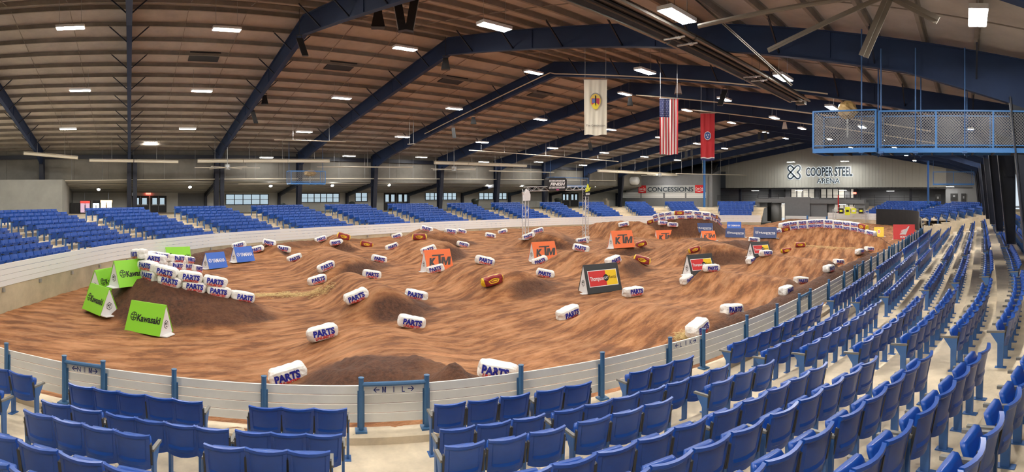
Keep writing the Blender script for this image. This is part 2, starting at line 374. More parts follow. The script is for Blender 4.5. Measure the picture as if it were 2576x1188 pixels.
struct(strip_section(FAR, prof[:3], 0, FAR.L[-1]).build('wall_arena_far', CONCW))
struct(strip_section(FAR, prof[2:] + [(22, ZC)], 0, FAR.L[-1]).build('floor_far_stand', CONC))
struct(strip_section(ENDC, prof + [(13.5, ZC)], 0, ENDC.L[-1]).build('floor_end_stand', CONC))
q, nn = ENDC.at(0.02); pr = [(-.02, -.5)] + prof[1:] + [(13.5, ZC), (13.5, -.5)]; mb = MB()      # end face of the terraces
mb.prism(pr, W(q[0], q[1], 0), (-nn[0], nn[1], 0), (0, 0, 1), (nn[1], nn[0], 0), .15); struct(mb.build('wall_end_stand_side', CONC))
# ================================================================== SEATS
def shell_mesh(nx, nz, detail=True):
    """curved plastic back-rest, seen mostly from behind; y points to the arena"""
    mb = MB(); vs = []; z0, z1 = .37, .84
    for side in (0, 1):
        for j in range(nz):
            t = j / (nz - 1); z = z0 + (z1 - z0) * t
            hw = .236 + .018 * t
            for i in range(nx):
                u = -1 + 2 * i / (nx - 1); x = hw * u
                y = .105 * (1 - t) ** 1.2 + .055 * u * u
                zz = z - (.035 * (1 - u * u) * (1 - t) ** 4) + .008 * u * u * t
                if j == 0 or j == nz - 1: zz += (-.0 if j else .0)
                if side == 0:                                   # rear face
                    y -= .014
                    if detail:
                        ins = abs(u) < .80
                        if ins and .30 < t < .88: y += .013
                        if t > .93: y -= .016
                        if .14 < t < .24: y -= .006
                else: y += .014
                vs.append((x, y, zz))
    N = nx * nz; fs = []
    for j in range(nz - 1):
        for i in range(nx - 1):
            a = j * nx + i; fs.append((a, a + 1, a + nx + 1, a + nx)); b = N + a; fs.append((b, b + nx, b + nx + 1, b + 1))
    for i in range(nx - 1):
        fs.append((i + 1, i, N + i, N + i + 1)); a = (nz - 1) * nx + i; fs.append((a, a + 1, N + a + 1, N + a))
    for j in range(nz - 1):
        a = j * nx; fs.append((a, a + nx, N + a + nx, N + a)); a = j * nx + nx - 1; fs.append((a + nx, a, N + a, N + a + nx))
    return mb.add(vs, fs)
_t = [0, .13, .15, .23, .25, .30, .33, .86, .89, .93, .97, 1]
def shell_detailed():
    mb = MB(); us = [-1, -.93, -.82, -.76, -.4, 0, .4, .76, .82, .93, 1]; nx, nz = len(us), len(_t); vs = []
    for side in (0, 1):
        for t in _t:
            z = .37 + .47 * t; hw = .240 + .018 * t
            for u in us:
                x = hw * u; y = .105 * (1 - t) ** 1.2 + .055 * u * u; zz = z - .035 * (1 - u * u) * (1 - t) ** 4 + .012 * u * u * t
                if side == 0:
                    y -= .014
                    if abs(u) < .79 and .27 < t < .875: y += .014
                    if t > .91: y -= .020 * (1 if t < .99 else .9)
                    if abs(u) < .79 and .14 < t < .24: y -= .007
                else: y += .014
                vs.append((x, y, zz))
    N = nx * nz; fs = []
    for j in range(nz - 1):
        for i in range(nx - 1):
            a = j * nx + i; fs.append((a, a + 1, a + nx + 1, a + nx)); b = N + a; fs.append((b, b + nx, b + nx + 1, b + 1))
    for i in range(nx - 1):
        fs.append((i + 1, i, N + i, N + i + 1)); a = (nz - 1) * nx + i; fs.append((a, a + 1, N + a + 1, N + a))
    for j in range(nz - 1):
        a = j * nx; fs.append((a, a + nx, N + a + nx, N + a)); a = j * nx + nx - 1; fs.append((a + nx, a, N + a, N + a + nx))
    return mb.add(vs, fs)
def pan_mb():                                        # tipped-up seat: a dished slab with rounded top corners
    mb = MB(); us = [-1, -.8, 0, .8, 1]; ts = [0, .5, .88, 1]; vs = []
    for side in (0, 1):
        for t in ts:
            for u in us:
                w = .212 * (1 if t < .9 else .9); y = .125 + .115 * t + (.0 if side == 0 else .05) - (.012 * (1 - u * u) if side == 0 else -.006 * (1 - u * u)); vs.append((w * u, y, .40 + .33 * t))
    nx, nz = 5, 4; N = 20; fs = []
    for j in range(nz - 1):
        for i in range(nx - 1):
            a = j * nx + i; fs.append((a, a + 1, a + nx + 1, a + nx)); b = N + a; fs.append((b, b + nx, b + nx + 1, b + 1))
    for i in range(nx - 1): fs.append((i + 1, i, N + i, N + i + 1)); a = (nz - 1) * nx + i; fs.append((a, a + 1, N + a + 1, N + a))
    for j in range(nz - 1): a = j * nx; fs.append((a, a + nx, N + a + nx, N + a)); a += nx - 1; fs.append((a + nx, a, N + a, N + a + nx))
    return mb.add(vs, fs)
def arm_mb(x=.2725):
    mb = MB(); mb.hull8([(x - .026, .105, .615), (x + .026, .105, .615), (x + .024, .43, .60), (x - .024, .43, .60)], [(x - .026, .095, .65), (x + .026, .095, .65), (x + .024, .43, .635), (x - .024, .43, .635)]); return mb
def leg_mb(x=.2725):
    mb = MB(); pts = [(.11, .615), (.37, .605), (.24, .42), (.245, .012), (.145, .012), (.13, .38)]
    mb.prism([(y, z) for y, z in pts], (x - .02, 0, 0), (0, 1, 0), (0, 0, 1), (1, 0, 0), .04)
    mb.box((x, .185, .006), (.10, .2, .012)); return mb
M_back = shell_detailed().mesh('backrest', SEAT, True)
M_back.set_sharp_from_angle(angle=math.radians(24)); M_pan.set_sharp_from_angle(angle=math.radians(35)) if False else None; M_pan = pan_mb().mesh('seat_pan', SEAT, True)
def bracket_mb(x):                                   # dark side brackets bolted to the back
    mb = MB(); mb.hull8([(x - .012, .125, .43), (x + .012, .125, .43), (x + .012, .17, .42), (x - .012, .17, .42)], [(x - .012, .062, .72), (x + .012, .062, .72), (x + .012, .10, .73), (x - .012, .10, .73)]); return mb
M_arm = arm_mb().mesh('armrest', ARM); M_leg = leg_mb().mesh('leg', STEEL)
M_arm0 = arm_mb(-.2725).mesh('armrest', ARM); M_leg0 = leg_mb(-.2725).mesh('leg', STEEL)
M_brk = bracket_mb(.262).mesh('side_bracket', ARMTOP); M_brk0 = bracket_mb(-.262).mesh('side_bracket', ARMTOP)
# ---- where the near seats stand
SEATS = []       # (row, section, order, p, a, nx, ny, floor z, first, last, pitch scale)
GATE = {'NIM': NEAR.s_at_px(213), 'MIL': NEAR.s_at_px(990), 'LIK': NEAR.s_at_px(1724), 'KIJ': NEAR.s_at_px(2021)}
GS = [GATE['NIM'], GATE['MIL'], GATE['LIK'], GATE['KIJ']]
for x in (2161, 2238, 2284, 2316): GS.append(NEAR.s_at_px(x))
def place_chunk(row, sec, x0, x1, n):
    o = NO[row]; s0, s1 = NEAR.s_at_px(x0, o), NEAR.s_at_px(x1, o); P0, _ = NEAR.at(s0, o); P1, _ = NEAR.at(s1, o)
    d = P1 - P0; L = np.hypot(*d); d /= L; nn = np.array((-d[1], d[0]));
    if nn @ NEAR.at((s0 + s1) / 2)[1] < 0: nn = -nn
    for i in range(n):
        c = P0 + d * L * (i + .5) / n; SEATS.append([row, sec, 0, c[0], c[1], nn[0], nn[1], NFL[row], i == 0, i == n - 1, L / n])
CH = {0: [(1, 174, 358, 3), (1, 368, 503, 2), (1, 625, 873, 3), (2, 1091, 1338, 3), (2, 1352, 1492, 2), (2, 1586, 1750, 3)],
      1: [(1, 100, 253, 2), (1, 268, 569, 4), (1, 592, 859, 3), (2, 1105, 1377, 3), (2, 1396, 1677, 4), (2, 1683, 1839, 3)],
      2: [(1, 60, 368, 4), (1, 510, 831, 3), (2, 1116, 1430, 3), (2, 1455, 1699, 3), (2, 1792, 1955, 3)]}
for r, L in CH.items():
    for c in L: place_chunk(r, *c)
def fill(row, sec, s0, s1, pitch=.545):
    o = NO[row]; S = np.linspace(s0, s1, 200); P = np.array([NEAR.at(s, o)[0] for s in S]); L = np.r_[0, np.cumsum(np.hypot(*np.diff(P, axis=0).T))]
    n = int(L[-1] / pitch)
    if n < 1: return
    brk = {n // 2} if n > 6 else set(); extra = .1 * len(brk); off = (L[-1] - n * pitch - extra) / 2
    for i in range(n):
        l = off + pitch * (i + .5) + (extra if i >= n // 2 and brk else 0); s = np.interp(l, L, S); q, nn = NEAR.at(s, o)
        SEATS.append([row, sec, 0, q[0], q[1], nn[0], nn[1], NFL[row], i == 0 or i in brk, i == n - 1 or i + 1 in brk, pitch])
for row in range(9):
    for sec in range(0, 9):
        if row in CH and sec in (1, 2): continue
        s0 = GS[sec - 1] if sec else 0.; s1 = GS[sec] if sec < len(GS) else NEAR.L[-1] - .3
        # the aisle follows the normal of the fence; widths are measured on the row itself
        fill(row, sec, s0 + (.55 if sec else 0), s1 - .55)
kept = []
for s in SEATS:
    r = hypot(s[3], s[4]); ph = atan2(s[3], s[4]); x = XV - F * ph; y = Y0 + F * (EYE - s[7] - .84) / r
    if -60 < x < 2640 and y < 1250 and -6 < s[4] < 51.2: kept.append((r, s))
kept.sort(key=lambda t: t[0])
# order inside each row and section, counted from the gate named in the label
from collections import defaultdict
grp = defaultdict(list)
for r, s in kept: grp[(s[0], s[1])].append(s)
for (row, sec), L in grp.items():
    L.sort(key=lambda s: -atan2(s[3], s[4]))          # left to right
    if sec <= 1: L.reverse()                            # counted leftwards from the gate on the right
    for i, s in enumerate(L): s[2] = i + 1
ORD = ['', 'first', 'second', 'third', 'fourth', 'fifth', 'sixth', 'seventh', 'eighth', 'ninth', 'tenth', 'eleventh', 'twelfth', 'thirteenth', 'fourteenth', 'fifteenth', 'sixteenth', 'seventeenth', 'eighteenth', 'nineteenth', 'twentieth']
def ordn(i): return ORD[i] if i < len(ORD) else 'number %d' % i
SECN = {0: 'left of the aisle at the NIM gate', 1: 'left of the aisle at the MIL gate', 2: 'right of the aisle at the MIL gate', 3: 'right of the aisle at the LIK gate', 4: 'right of the aisle beyond the LIK gate',
        5: 'right of the second aisle beyond the LIK gate', 6: 'right of the third aisle beyond the LIK gate', 7: 'right of the fourth aisle beyond the LIK gate', 8: 'by the far end of the near fence'}
ROWN = ['front row', 'second row', 'third row', 'fourth row', 'fifth row', 'sixth row', 'seventh row', 'eighth row', 'ninth row']
def seat_frame(s):
    return atan2(-s[6], s[5]) , None
NIND = 300
for r, s in kept[:NIND]:
    row, sec, i, p, a, nx, ny, z, first, last, pitch = s
    fx, fy = nx, -ny                                     # forward = -normal, in world x = -p
    rz = atan2(fy, fx) - pi / 2
    e = empty('stadium_seat', (-p, a, z), rz)
    tag(e, 'blue folding seat, %s, %s %s' % (ROWN[row], ordn(i), SECN[sec]), 'seat', 'blue seats of the near stand')
    obj('backrest', M_back, e); obj('seat_pan', M_pan, e); obj('side_bracket', M_brk, e); obj('side_bracket', M_brk0, e)
    obj('armrest', M_arm, e); obj('leg', M_leg, e)
    if first: obj('armrest', M_arm0, e); obj('leg', M_leg0, e)
def join_template(T, places, name, mats):
    """T: list of (mesh builder, material index); places: (x, y, z, rz). One joined mesh."""
    V = np.array([v for mb, k in T for v in mb.v], float); Fc = []; mi = []; off = 0
    for mb, k in T:
        Fc += [tuple(i + off for i in f) for f in mb.f]; mi += [k] * len(mb.f); off += len(mb.v)
    vs = []; fs = []; ms = []
    for n, (x, y, z, rz) in enumerate(places):
        c, s_ = cos(rz), sin(rz); q = np.c_[V[:, 0] * c - V[:, 1] * s_ + x, V[:, 0] * s_ + V[:, 1] * c + y, V[:, 2] + z]
        vs.append(q); b = n * len(V); fs += [tuple(i + b for i in f) for f in Fc]; ms += mi
    mb = MB(); mb.v = [tuple(v) for v in np.vstack(vs)]; mb.f = fs; mb.m = ms; return mb.build(name, mats)
rest = [(-s[3], s[4], s[7], atan2(-s[6], s[5]) - pi / 2) for r, s in kept[NIND:]]
if rest:
    o = join_template([(shell_mesh(5, 4, False), 0), (pan_mb(), 0), (arm_mb(), 1), (leg_mb(), 2)], rest, 'stadium_seats', [SEAT, ARM, STEEL])
    tag(o, 'blue folding seats in long rows of the near stand receding to the right', 'seats', kind='stuff')
# ---- far and end stands: thousands of look-alikes
def fill_curve(curve, o, z, s0, s1, out, pitch=.54, gap_mid=False):
    S = np.linspace(s0, s1, 160); P = np.array([curve.at(s, o)[0] for s in S]); L = np.r_[0, np.cumsum(np.hypot(*np.diff(P, axis=0).T))]; n = int(L[-1] / pitch)
    off = (L[-1] - n * pitch) / 2
    for i in range(n):
        s = np.interp(off + pitch * (i + .5), L, S); q, nn = curve.at(s, o); out.append((-q[0], q[1], z, atan2(-nn[1], nn[0]) - pi / 2))
AX = [(223, 145), (405, 317), (577, 514), (746, 698), (923, 860), (1067, 1009), (1209, 1148), (1310, 1262), (1415, 1373), (1502, 1462), (1595, 1563), (1687, 1672), (1790, 1783)]
AS = [FAR.s_at_px(x, .4) for x, _ in AX]
far_places = []
edges = [0.] + AS + [FAR.L[-1] - .2]
for j in range(9):
    for k in range(len(edges) - 1):
        fill_curve(FAR, FO[j], FFL[j], edges[k] + .9, edges[k + 1] - .9, far_places)
back_far = MB(); back_far.v, back_far.f = (lambda m: (m.v, m.f))(shell_mesh(4, 3, False))
def small_pan():
    mb = MB(); mb.hull8([(-.20, .13, .40), (.20, .13, .40), (.20, .18, .40), (-.20, .18, .40)], [(-.20, .23, .72), (.20, .23, .72), (.20, .28, .72), (-.20, .28, .72)]); return mb
o = join_template([(back_far, 0), (small_pan(), 0), ((lambda m: m.box((.272, .18, .62), (.05, .36, .035)))(MB()), 1), ((lambda m: m.box((.272, .18, .3), (.04, .1, .6)))(MB()), 2)], far_places, 'stadium_seats', [SEAT, ARMTOP, STEEL])
tag(o, 'blue folding seats in banked rows of the far stand across the dirt', 'seats', kind='stuff')
end_places = []
EE = [0.] + [ENDC.s_at_px(x, .6) or 0 for x in ()] + []
for j in range(9):
    for s0, s1 in ((.3, 4.2), (5.2, 10.4), (11.4, 17.2)):
        fill_curve(ENDC, FO[j], FFL[j], s0, min(s1, ENDC.L[-1] - .2), end_places)
o = join_template([(back_far, 0), (small_pan(), 0), ((lambda m: m.box((.272, .18, .62), (.05, .36, .035)))(MB()), 1), ((lambda m: m.box((.272, .18, .3), (.04, .1, .6)))(MB()), 2)], end_places, 'stadium_seats', [SEAT, ARMTOP, STEEL])
tag(o, 'blue folding seats in rows curving round the right end of the oval', 'seats', kind='stuff')

# ================================================================== FENCES
fence = tag(empty('board_fence', W(*NEAR.at(GATE['MIL'])[0], .12)), 'white four-board fence with blue posts along the near edge of the dirt', 'fence')
fo = fence.location.copy()
def infence(o): o.location = -fo; return o
PX = [-70, 20, 165, 262, 440, 665, 908, 1072, 1308, 1512, 1682, 1766, 1875, 1951, 2007, 2035, 2082, 2121]
ss = [NEAR.s_at_px(x) for x in PX]; ss = [s for s in ss if s is not None]
gates = [(GATE[g]) for g in GATE]
ssx = [NEAR.s_at_px(x) for x in (2153, 2169, 2233, 2243)]
s = ss[-1]
while s < NEAR.L[-1] - 1.2:
    s += 1.75
    ss.append(s)
def post(s, h):
    q, n = NEAR.at(s, .05); mb = MB(); x, y = -q[0], q[1]
    mb.tube([(x, y, .12), (x, y, .12 + h)], .045, 8); mb.tube([(x, y, .12 + h), (x, y, .14 + h)], .052, 8); mb.box((x, y, .135), (.2, .2, .03), rz=atan2(n[1], -n[0]))
    b = q - n * .05; mb.box((-b[0], b[1], .12 + .36), (.03, .12, .62), rz=atan2(n[1], -n[0]))
    return infence(mb.build('post', POST, fence))
for i, s in enumerate(ss): post(s, .90)
for i in range(len(ss) - 1):
    A, nA = NEAR.at(ss[i], -.03); B, nB = NEAR.at(ss[i + 1], -.03)
    for j in range(4):
        z = .12 + .12 + .162 * j; mb = MB(); mb.bar(W(*A, z + .076), W(*B, z + .076), .035, .142); infence(mb.build('board', WHITE, fence))
def gate_rail(sa, sb):
    A, _ = NEAR.at(sa, .05); B, _ = NEAR.at(sb, .05); mb = MB(); mb.tube([W(*A, .12 + .80), W(*B, .12 + .80)], .04, 8); infence(mb.build('top_rail', POST, fence))
gidx = {'NIM': (165, 262), 'MIL': (908, 1072), 'KIJ': (2007, 2035)}
for g, (x0, x1) in gidx.items(): gate_rail(NEAR.s_at_px(x0), NEAR.s_at_px(x1))
for sg in GS[4:]:
    gate_rail(sg - .55, sg + .55); post(sg - .55, .9); post(sg + .55, .9)
BLUEINK = mat('blue_ink', (.012, .03, .17), .5)
def plane_text(txt, A, right, up, h, m, parent, name='lettering', bold=0., shear=0., spacing=1., off=.004, width=None):
    """lettering on a plane through A (centre), cap height h; right/up unit vectors"""
    co, fs = text_geo(txt, bold=bold, shear=shear, spacing=spacing, mat_=m); right, up, A = (np.array(q, float) for q in (right, up, A)); n = np.cross(right, up)
    sx = h
    if width: sx = width / (co[:, 0].max() - co[:, 0].min())
    mb = MB(); mb.add([A + right * x * sx + up * y * h + n * off for x, y, _ in co], fs); return mb.build(name, m, parent)
for g, x0, x1 in (('NIM', 165, 262), ('MIL', 908, 1072), ('LIK', 1682, 1766), ('KIJ', 2007, 2035)):
    A, n = NEAR.at(NEAR.s_at_px(x0), -.03); B, _ = NEAR.at(NEAR.s_at_px(x1), -.03); d = (B - A); L = np.hypot(*d); d /= L
    c = (A + B) / 2; nn = np.array((-d[1], d[0])); nn = nn if nn @ n > 0 else -nn
    right = (-d[0], d[1], 0)
    # the stand side faces the viewer
    if np.cross(right, (0, 0, 1)) @ np.array((-nn[0], nn[1], 0)) < 0: right = tuple(-np.array(right))
    cc = c + nn * .024; z = .12 + .12 + .162 * 3 + .076
    mb = MB(); mb.bar(W(*(cc - d * L * .34), z), W(*(cc + d * L * .34), z), .008, .14); pl = infence(mb.build('gate_sign', WHITE, fence))
    cc = c + nn * .032; Cw = np.array(W(cc[0], cc[1], z)); rr = np.array(right); up = np.array((0, 0, 1.))
    if g == 'LIK':
        mb = MB(); cq = c + nn * .026
        mb.prism([(-L * .47, .2), (L * .47, .2), (L * .47, .62), (-L * .47, .62)], np.array(W(cq[0], cq[1], .12)) - rr * 0, rr, up, np.cross(rr, up), .012); 
    mbt = MB()
    for ch, off in ((g[0], -.17), (g[2], .17)):
        co, fs = text_geo(ch, bold=.012, mat_=BLUEINK)
        if ch == 'M': co, fs = [(x_ * .8, y_, 0) for x_, y_ in BLOCK_M], [tuple(range(13))]
        mbt.add([Cw + rr * (x * .085 + off * L / 1.15) + up * y * .1 for x, y, _ in co], fs)
    for dx in (-.008, .008): mbt.add([Cw + rr * (dx + q) + up * w for q, w in ((-.004, -.05), (.004, -.05), (.004, .05), (-.004, .05))], [(0, 1, 2, 3)])
    for sg in (-1, 1):
        c0 = Cw + rr * sg * .30 * L / 1.15
        for pts in ([(-.05, -.009), (.04, -.009), (.04, .009), (-.05, .009)], [(.01, .05), (.0, .038), (.045, -.006), (.06, 0)], [(.0, -.038), (.01, -.05), (.06, 0), (.045, .006)]):
            q = [c0 + rr * sg * x + up * y for x, y in pts]; mbt.add(q, [(0, 1, 2, 3) if sg > 0 else (3, 2, 1, 0)])
    t = mbt.build('lettering', BLUEINK, pl); t.location = (0, 0, 0)
# far fence: four white boards on the concrete wall
ff = tag(empty('rail_fence', W(*FAR.at(40)[0], .96)), 'white four-board rail along the far edge of the dirt track', 'fence'); fl = ff.location.copy()
for j in range(4):
    z = .985 + j * .196; o = strip_section(FAR, [(-.06, z), (-.06, z + .18), (-.02, z + .18), (-.02, z), (-.06, z)], 0, FAR.L[-1], 1.0).build('board', WMETAL, ff); o.location = -fl
for i in range(int(FAR.L[-1] / 2.4)):
    q, n = FAR.at(1 + i * 2.4, -.04); mb = MB(); mb.box(W(q[0], q[1], .86), (.08, .12, .14), rz=atan2(n[1], -n[0])); o = mb.build('bracket', STEELG, ff); o.location = -fl
ef = tag(empty('rail_fence', W(*ENDC.at(12)[0], .96)), 'white rail along the right end of the oval beside the dark mesh', 'fence'); fl2 = ef.location.copy()
for j in range(4):
    z = .985 + j * .196; o = strip_section(ENDC, [(-.06, z), (-.06, z + .18), (-.02, z + .18), (-.02, z), (-.06, z)], 0, ENDC.L[-1], 1.0).build('board', WMETAL, ef); o.location = -fl2
# ================================================================== DIRT
def dbase(p, a): return .05 + .019 * (np.maximum(p, 5) - 5) + .006 * np.maximum(a - 10, 0) - .42 * np.exp(-((a - 2) / 8.) ** 2) * sstep(8.5, 12.5, np.asarray(p, float)) * (1 - sstep(26, 32, np.asarray(p, float)))
def at_base(x, y, dz=0.):
    z = .3
    for _ in range(6):
        p, a = pixz(x, y, z); z = float(dbase(p, a)) + dz
    return np.array((p, a))
ROLL = []       # (centre, u, v, half u, half v, height)
def roller(NL, NR, FR, FL, h, dz=None):
    dz = .45 * h if dz is None else dz; q = [at_base(x, y, dz) for x, y in (NL, NR, FR, FL)]
    c = sum(q) / 4; u = (q[1] - q[0] + q[2] - q[3]) / 4; v = (q[3] - q[0] + q[2] - q[1]) / 4
    ROLL.append((c, u, v, h))
roller((728, 960), (1250, 950), (1035, 830), (810, 858), .62)
roller((1752, 850), (1840, 795), (1590, 750), (1430, 805), .55)
roller((1975, 740), (2012, 715), (1790, 687), (1728, 712), .70)
roller((2083, 687), (2108, 668), (1925, 647), (1890, 662), .70)
roller((2162, 645), (2186, 635), (2015, 624), (1978, 636), .60)
roller((895, 768), (1045, 756), (935, 702), (800, 720), .85)
roller((1240, 726), (1372, 700), (1218, 670), (1097, 690), .80)
roller((1543, 672), (1613, 663), (1462, 637), (1360, 664), .80)
roller((1748, 642), (1875, 640), (1850, 612), (1613, 624), 1.0)
roller((823, 684), (952, 664), (852, 624), (745, 660), .85)
roller((1080, 640), (1163, 624), (1062, 606), (988, 629), .95)
roller((1045, 612), (1160, 600), (1130, 588), (1005, 594), 1.0)
roller((1325, 606), (1420, 612), (1440, 590), (1300, 585), .9)
roller((720, 632), (680, 622), (690, 615), (640, 630), .5)
roller((805, 612), (915, 620), (865, 605), (830, 600), .7)
roller((1520, 640), (1640, 620), (1640, 600), (1500, 610), .5)
BERM = []      # polyline of (p, a, crest height above base), inner half width, outer half width, loose flag
def crest(pts, wi, wo, inner):
    P = []
    for x, y, h in pts:
        q = at_base(x, y, h); P.append((q[0], q[1], h))
    BERM.append((np.array(P), wi, wo, np.array(inner, float)))
crest([(700, 775, .05), (660, 768, .25), (620, 758, .5), (560, 745, .75), (480, 728, 1.0), (410, 712, 1.2), (358, 694, 1.3), (350, 676, 1.25), (385, 668, 1.15), (440, 676, .95), (500, 685, .5), (540, 690, .1)], 1.7, 1.9, (24, 9))
crest([(1880, 618, .1), (1912, 602, .6), (1942, 588, .95), (2000, 577, 1.2), (2060, 573, 1.3), (2130, 577, 1.25), (2180, 588, 1.05), (2215, 600, .8), (2248, 622, .25)], 2.3, 1.5, (10, 30))
crest([(1630, 566, .9), (1655, 556, 1.3), (1690, 551, 1.55), (1735, 548, 1.65), (1780, 552, 1.5), (1800, 560, 1.1), (1812, 572, .3)], 2.4, 1.2, (26, 44))
crest([(1790, 832, .1), (1850, 796, .45), (1940, 765, .5), (2030, 718, .52), (2110, 676, .52), (2180, 645, .5), (2240, 625, .3)], .9, .9, (20, 20))
crest([(740, 958, .1), (810, 930, .42), (880, 922, .55), (960, 920, .58), (1040, 930, .48), (1090, 940, .42), (1140, 916, .68), (1180, 938, .4), (1212, 958, .08)], 1.0, 1.2, (16, 8))
crest([(1470, 572, .5), (1510, 560, 1.1), (1560, 556, 1.35), (1610, 558, 1.3), (1650, 575, .7), (1690, 590, .2)], 2.2, 2.2, (0, 20))
crest([(200, 672, .2), (260, 660, .3), (330, 650, .25), (400, 640, .45), (470, 632, .5), (560, 626, .35), (640, 618, .4), (760, 606, .35), (900, 600, .2)], .9, .9, (20, 20))
crest([(1765, 626, .25), (1800, 612, .7), (1845, 605, .9), (1880, 606, .75), (1905, 614, .2)], 1.5, 2.1, (34, 70))
def terrain(p, a):
    """height of the dirt and a mask of dark loose soil"""
    p = np.asarray(p, float); a = np.asarray(a, float); z = dbase(p, a).astype(float); loose = np.zeros_like(z); add = np.zeros_like(z)
    for c, u, v, h in ROLL:
        U = np.c_[u, v]; inv = np.linalg.inv(U); x = inv[0, 0] * (p - c[0]) + inv[0, 1] * (a - c[1]); y = inv[1, 0] * (p - c[0]) + inv[1, 1] * (a - c[1])
        lv = np.hypot(*v); ey = (np.abs(y) - 1) * lv                       # metres beyond the shoulder
        prof = np.cos(np.clip(x / 1.75, -1, 1) * pi / 2) ** 2
        side = 1 - sstep(-.30, .80, ey)
        add = np.maximum(add, 1.0 * h * prof * side); nearside = np.where(y < 0, 1., .45); loose = np.maximum(loose, np.clip(prof * 1.4, 0, 1) * nearside * sstep(-.05, .22, ey) * (1 - sstep(.75, 1.2, ey)) * sstep(-1.1, -.2, x)); loose = np.maximum(loose, .7 * sstep(.55, .95, x) * (1 - sstep(1.5, 1.9, x)) * (1 - sstep(.2, .8, ey)) * (h > .7))
    for P, wi, wo, inn in BERM:
        best = np.full(z.shape, 1e9); hh = np.zeros_like(z); inside = np.zeros_like(z)
        for i in range(len(P) - 1):
            A, B = P[i], P[i + 1]; d = B[:2] - A[:2]; L2 = d @ d; t = np.clip(((p - A[0]) * d[0] + (a - A[1]) * d[1]) / L2, 0, 1)
            dx = p - A[0] - t * d[0]; dy = a - A[1] - t * d[1]; dist = np.hypot(dx, dy); m = dist < best
            n = np.array((-d[1], d[0])); s_in = np.sign(n @ (inn - A[:2])); sd = np.sign((p - A[0]) * n[0] + (a - A[1]) * n[1]) * s_in
            best = np.where(m, dist, best); hh = np.where(m, A[2] + t * (B[2] - A[2]), hh); inside = np.where(m, sd, inside)
        w = np.where(inside > 0, wi, wo) * (.55 + .45 * hh / (P[:, 2].max() + 1e-6)); g = np.clip(1 - best / w, 0, 1); g = g * (.55 + .45 * g * (3 - 2 * g) / 1.0)
        flat = np.clip(1.12 * g, 0, 1); add = np.maximum(add, hh * flat)
        loose = np.maximum(loose, np.where((inside > 0) & (wi > 1.05), 0, 1) * sstep(0, .15, g) * np.minimum(hh * 2, 1))
    z = z + add
    return z, loose
DP0, DP1, DA0, DA1, DS = 3.4, 42., -7., 71., .14
gp = np.arange(DP0, DP1, DS); ga = np.arange(DA0, DA1, DS); PP, AA = np.meshgrid(gp, ga, indexing='ij')
ZZ, LL = terrain(PP, AA)
clod = fractal(PP * 2.2, AA * 2.2, 3, 5, gain=.62); rut = fractal(PP * 2.6, AA * .33, 5, 4, gain=.55)
LL = np.clip(LL * 1.15 + .55 * fractal(PP * .6, AA * .3, 9, 5) - .10, 0, 1)
ZS = ZZ + clod * (.030 + .085 * LL) + rut * .05 * (1 - LL)
def zdirt(p, a):
    i = np.clip((p - DP0) / DS, 0, len(gp) - 1.001); j = np.clip((a - DA0) / DS, 0, len(ga) - 1.001); i0, j0 = int(i), int(j); fi, fj = i - i0, j - j0
    return ((ZS[i0, j0] * (1 - fi) + ZS[i0 + 1, j0] * fi) * (1 - fj) + (ZS[i0, j0 + 1] * (1 - fi) + ZS[i0 + 1, j0 + 1] * fi) * fj)
def hit(x, y):
    """where the sight line of an image point meets the dirt"""
    ph = (XV - x) / F; t = (Y0 - y) / F; prev = 6.
    for r in np.arange(6., 75., .05):
        p, a = r * sin(ph), r * cos(ph)
        if DP0 < p < DP1 and DA0 < a < DA1 and EYE + t * r <= zdirt(p, a): return p, a, zdirt(p, a), r
    r = (EYE - .3) / max(-t, .01); return r * sin(ph), r * cos(ph), .3, r
poly = np.vstack([NEAR.q + NEAR.n * .05, ENDC.q, [(17.8, 70), (23.6, 70)], FAR.q[::-1] + FAR.n[::-1] * .04])
def inside_poly(P, A):
    c = np.zeros(P.shape, bool); n = len(poly)
    for i in range(n):
        x1, y1 = poly[i]; x2, y2 = poly[(i + 1) % n]
        if y1 == y2: continue
        m = ((y1 > A) != (y2 > A)) & (P < (x2 - x1) * (A - y1) / (y2 - y1) + x1); c ^= m
    return c
ins = inside_poly(PP, AA); NI, NJ = PP.shape; idx = np.arange(NI * NJ).reshape(NI, NJ)
near_in = ins.copy(); near_in[1:] |= ins[:-1]; near_in[:-1] |= ins[1:]; near_in[:, 1:] |= ins[:, :-1]; near_in[:, :-1] |= ins[:, 1:]
fm = (near_in[:-1, :-1] & near_in[1:, :-1] & near_in[1:, 1:] & near_in[:-1, 1:])
quads = np.stack([idx[:-1, :-1][fm], idx[:-1, 1:][fm], idx[1:, 1:][fm], idx[1:, :-1][fm]], 1)
used = np.unique(quads); remap = -np.ones(NI * NJ, int); remap[used] = np.arange(len(used)); quads = remap[quads]
co = np.c_[-PP.ravel()[used], AA.ravel()[used], ZS.ravel()[used]]
me = bpy.data.meshes.new('floor_dirt'); me.vertices.add(len(co)); me.vertices.foreach_set('co', co.ravel())
me.loops.add(quads.size); me.loops.foreach_set('vertex_index', quads.ravel()); me.polygons.add(len(quads))
me.polygons.foreach_set('loop_start', np.arange(0, quads.size, 4)); me.polygons.foreach_set('loop_total', np.full(len(quads), 4)); me.polygons.foreach_set('use_smooth', np.ones(len(quads), bool))
at = me.attributes.new('loose', 'FLOAT', 'POINT'); at.data.foreach_set('value', LL.ravel()[used].astype(np.float32)); me.update(); me.validate()
dm = bpy.data.materials.new('red_brown_dirt'); dm.use_nodes = True; nt = dm.node_tree; b = nt.nodes['Principled BSDF']; b.inputs['Roughness'].default_value = .8; b.inputs['Specular IOR Level'].default_value = .35
N_ = nt.nodes.new; K = nt.links.new
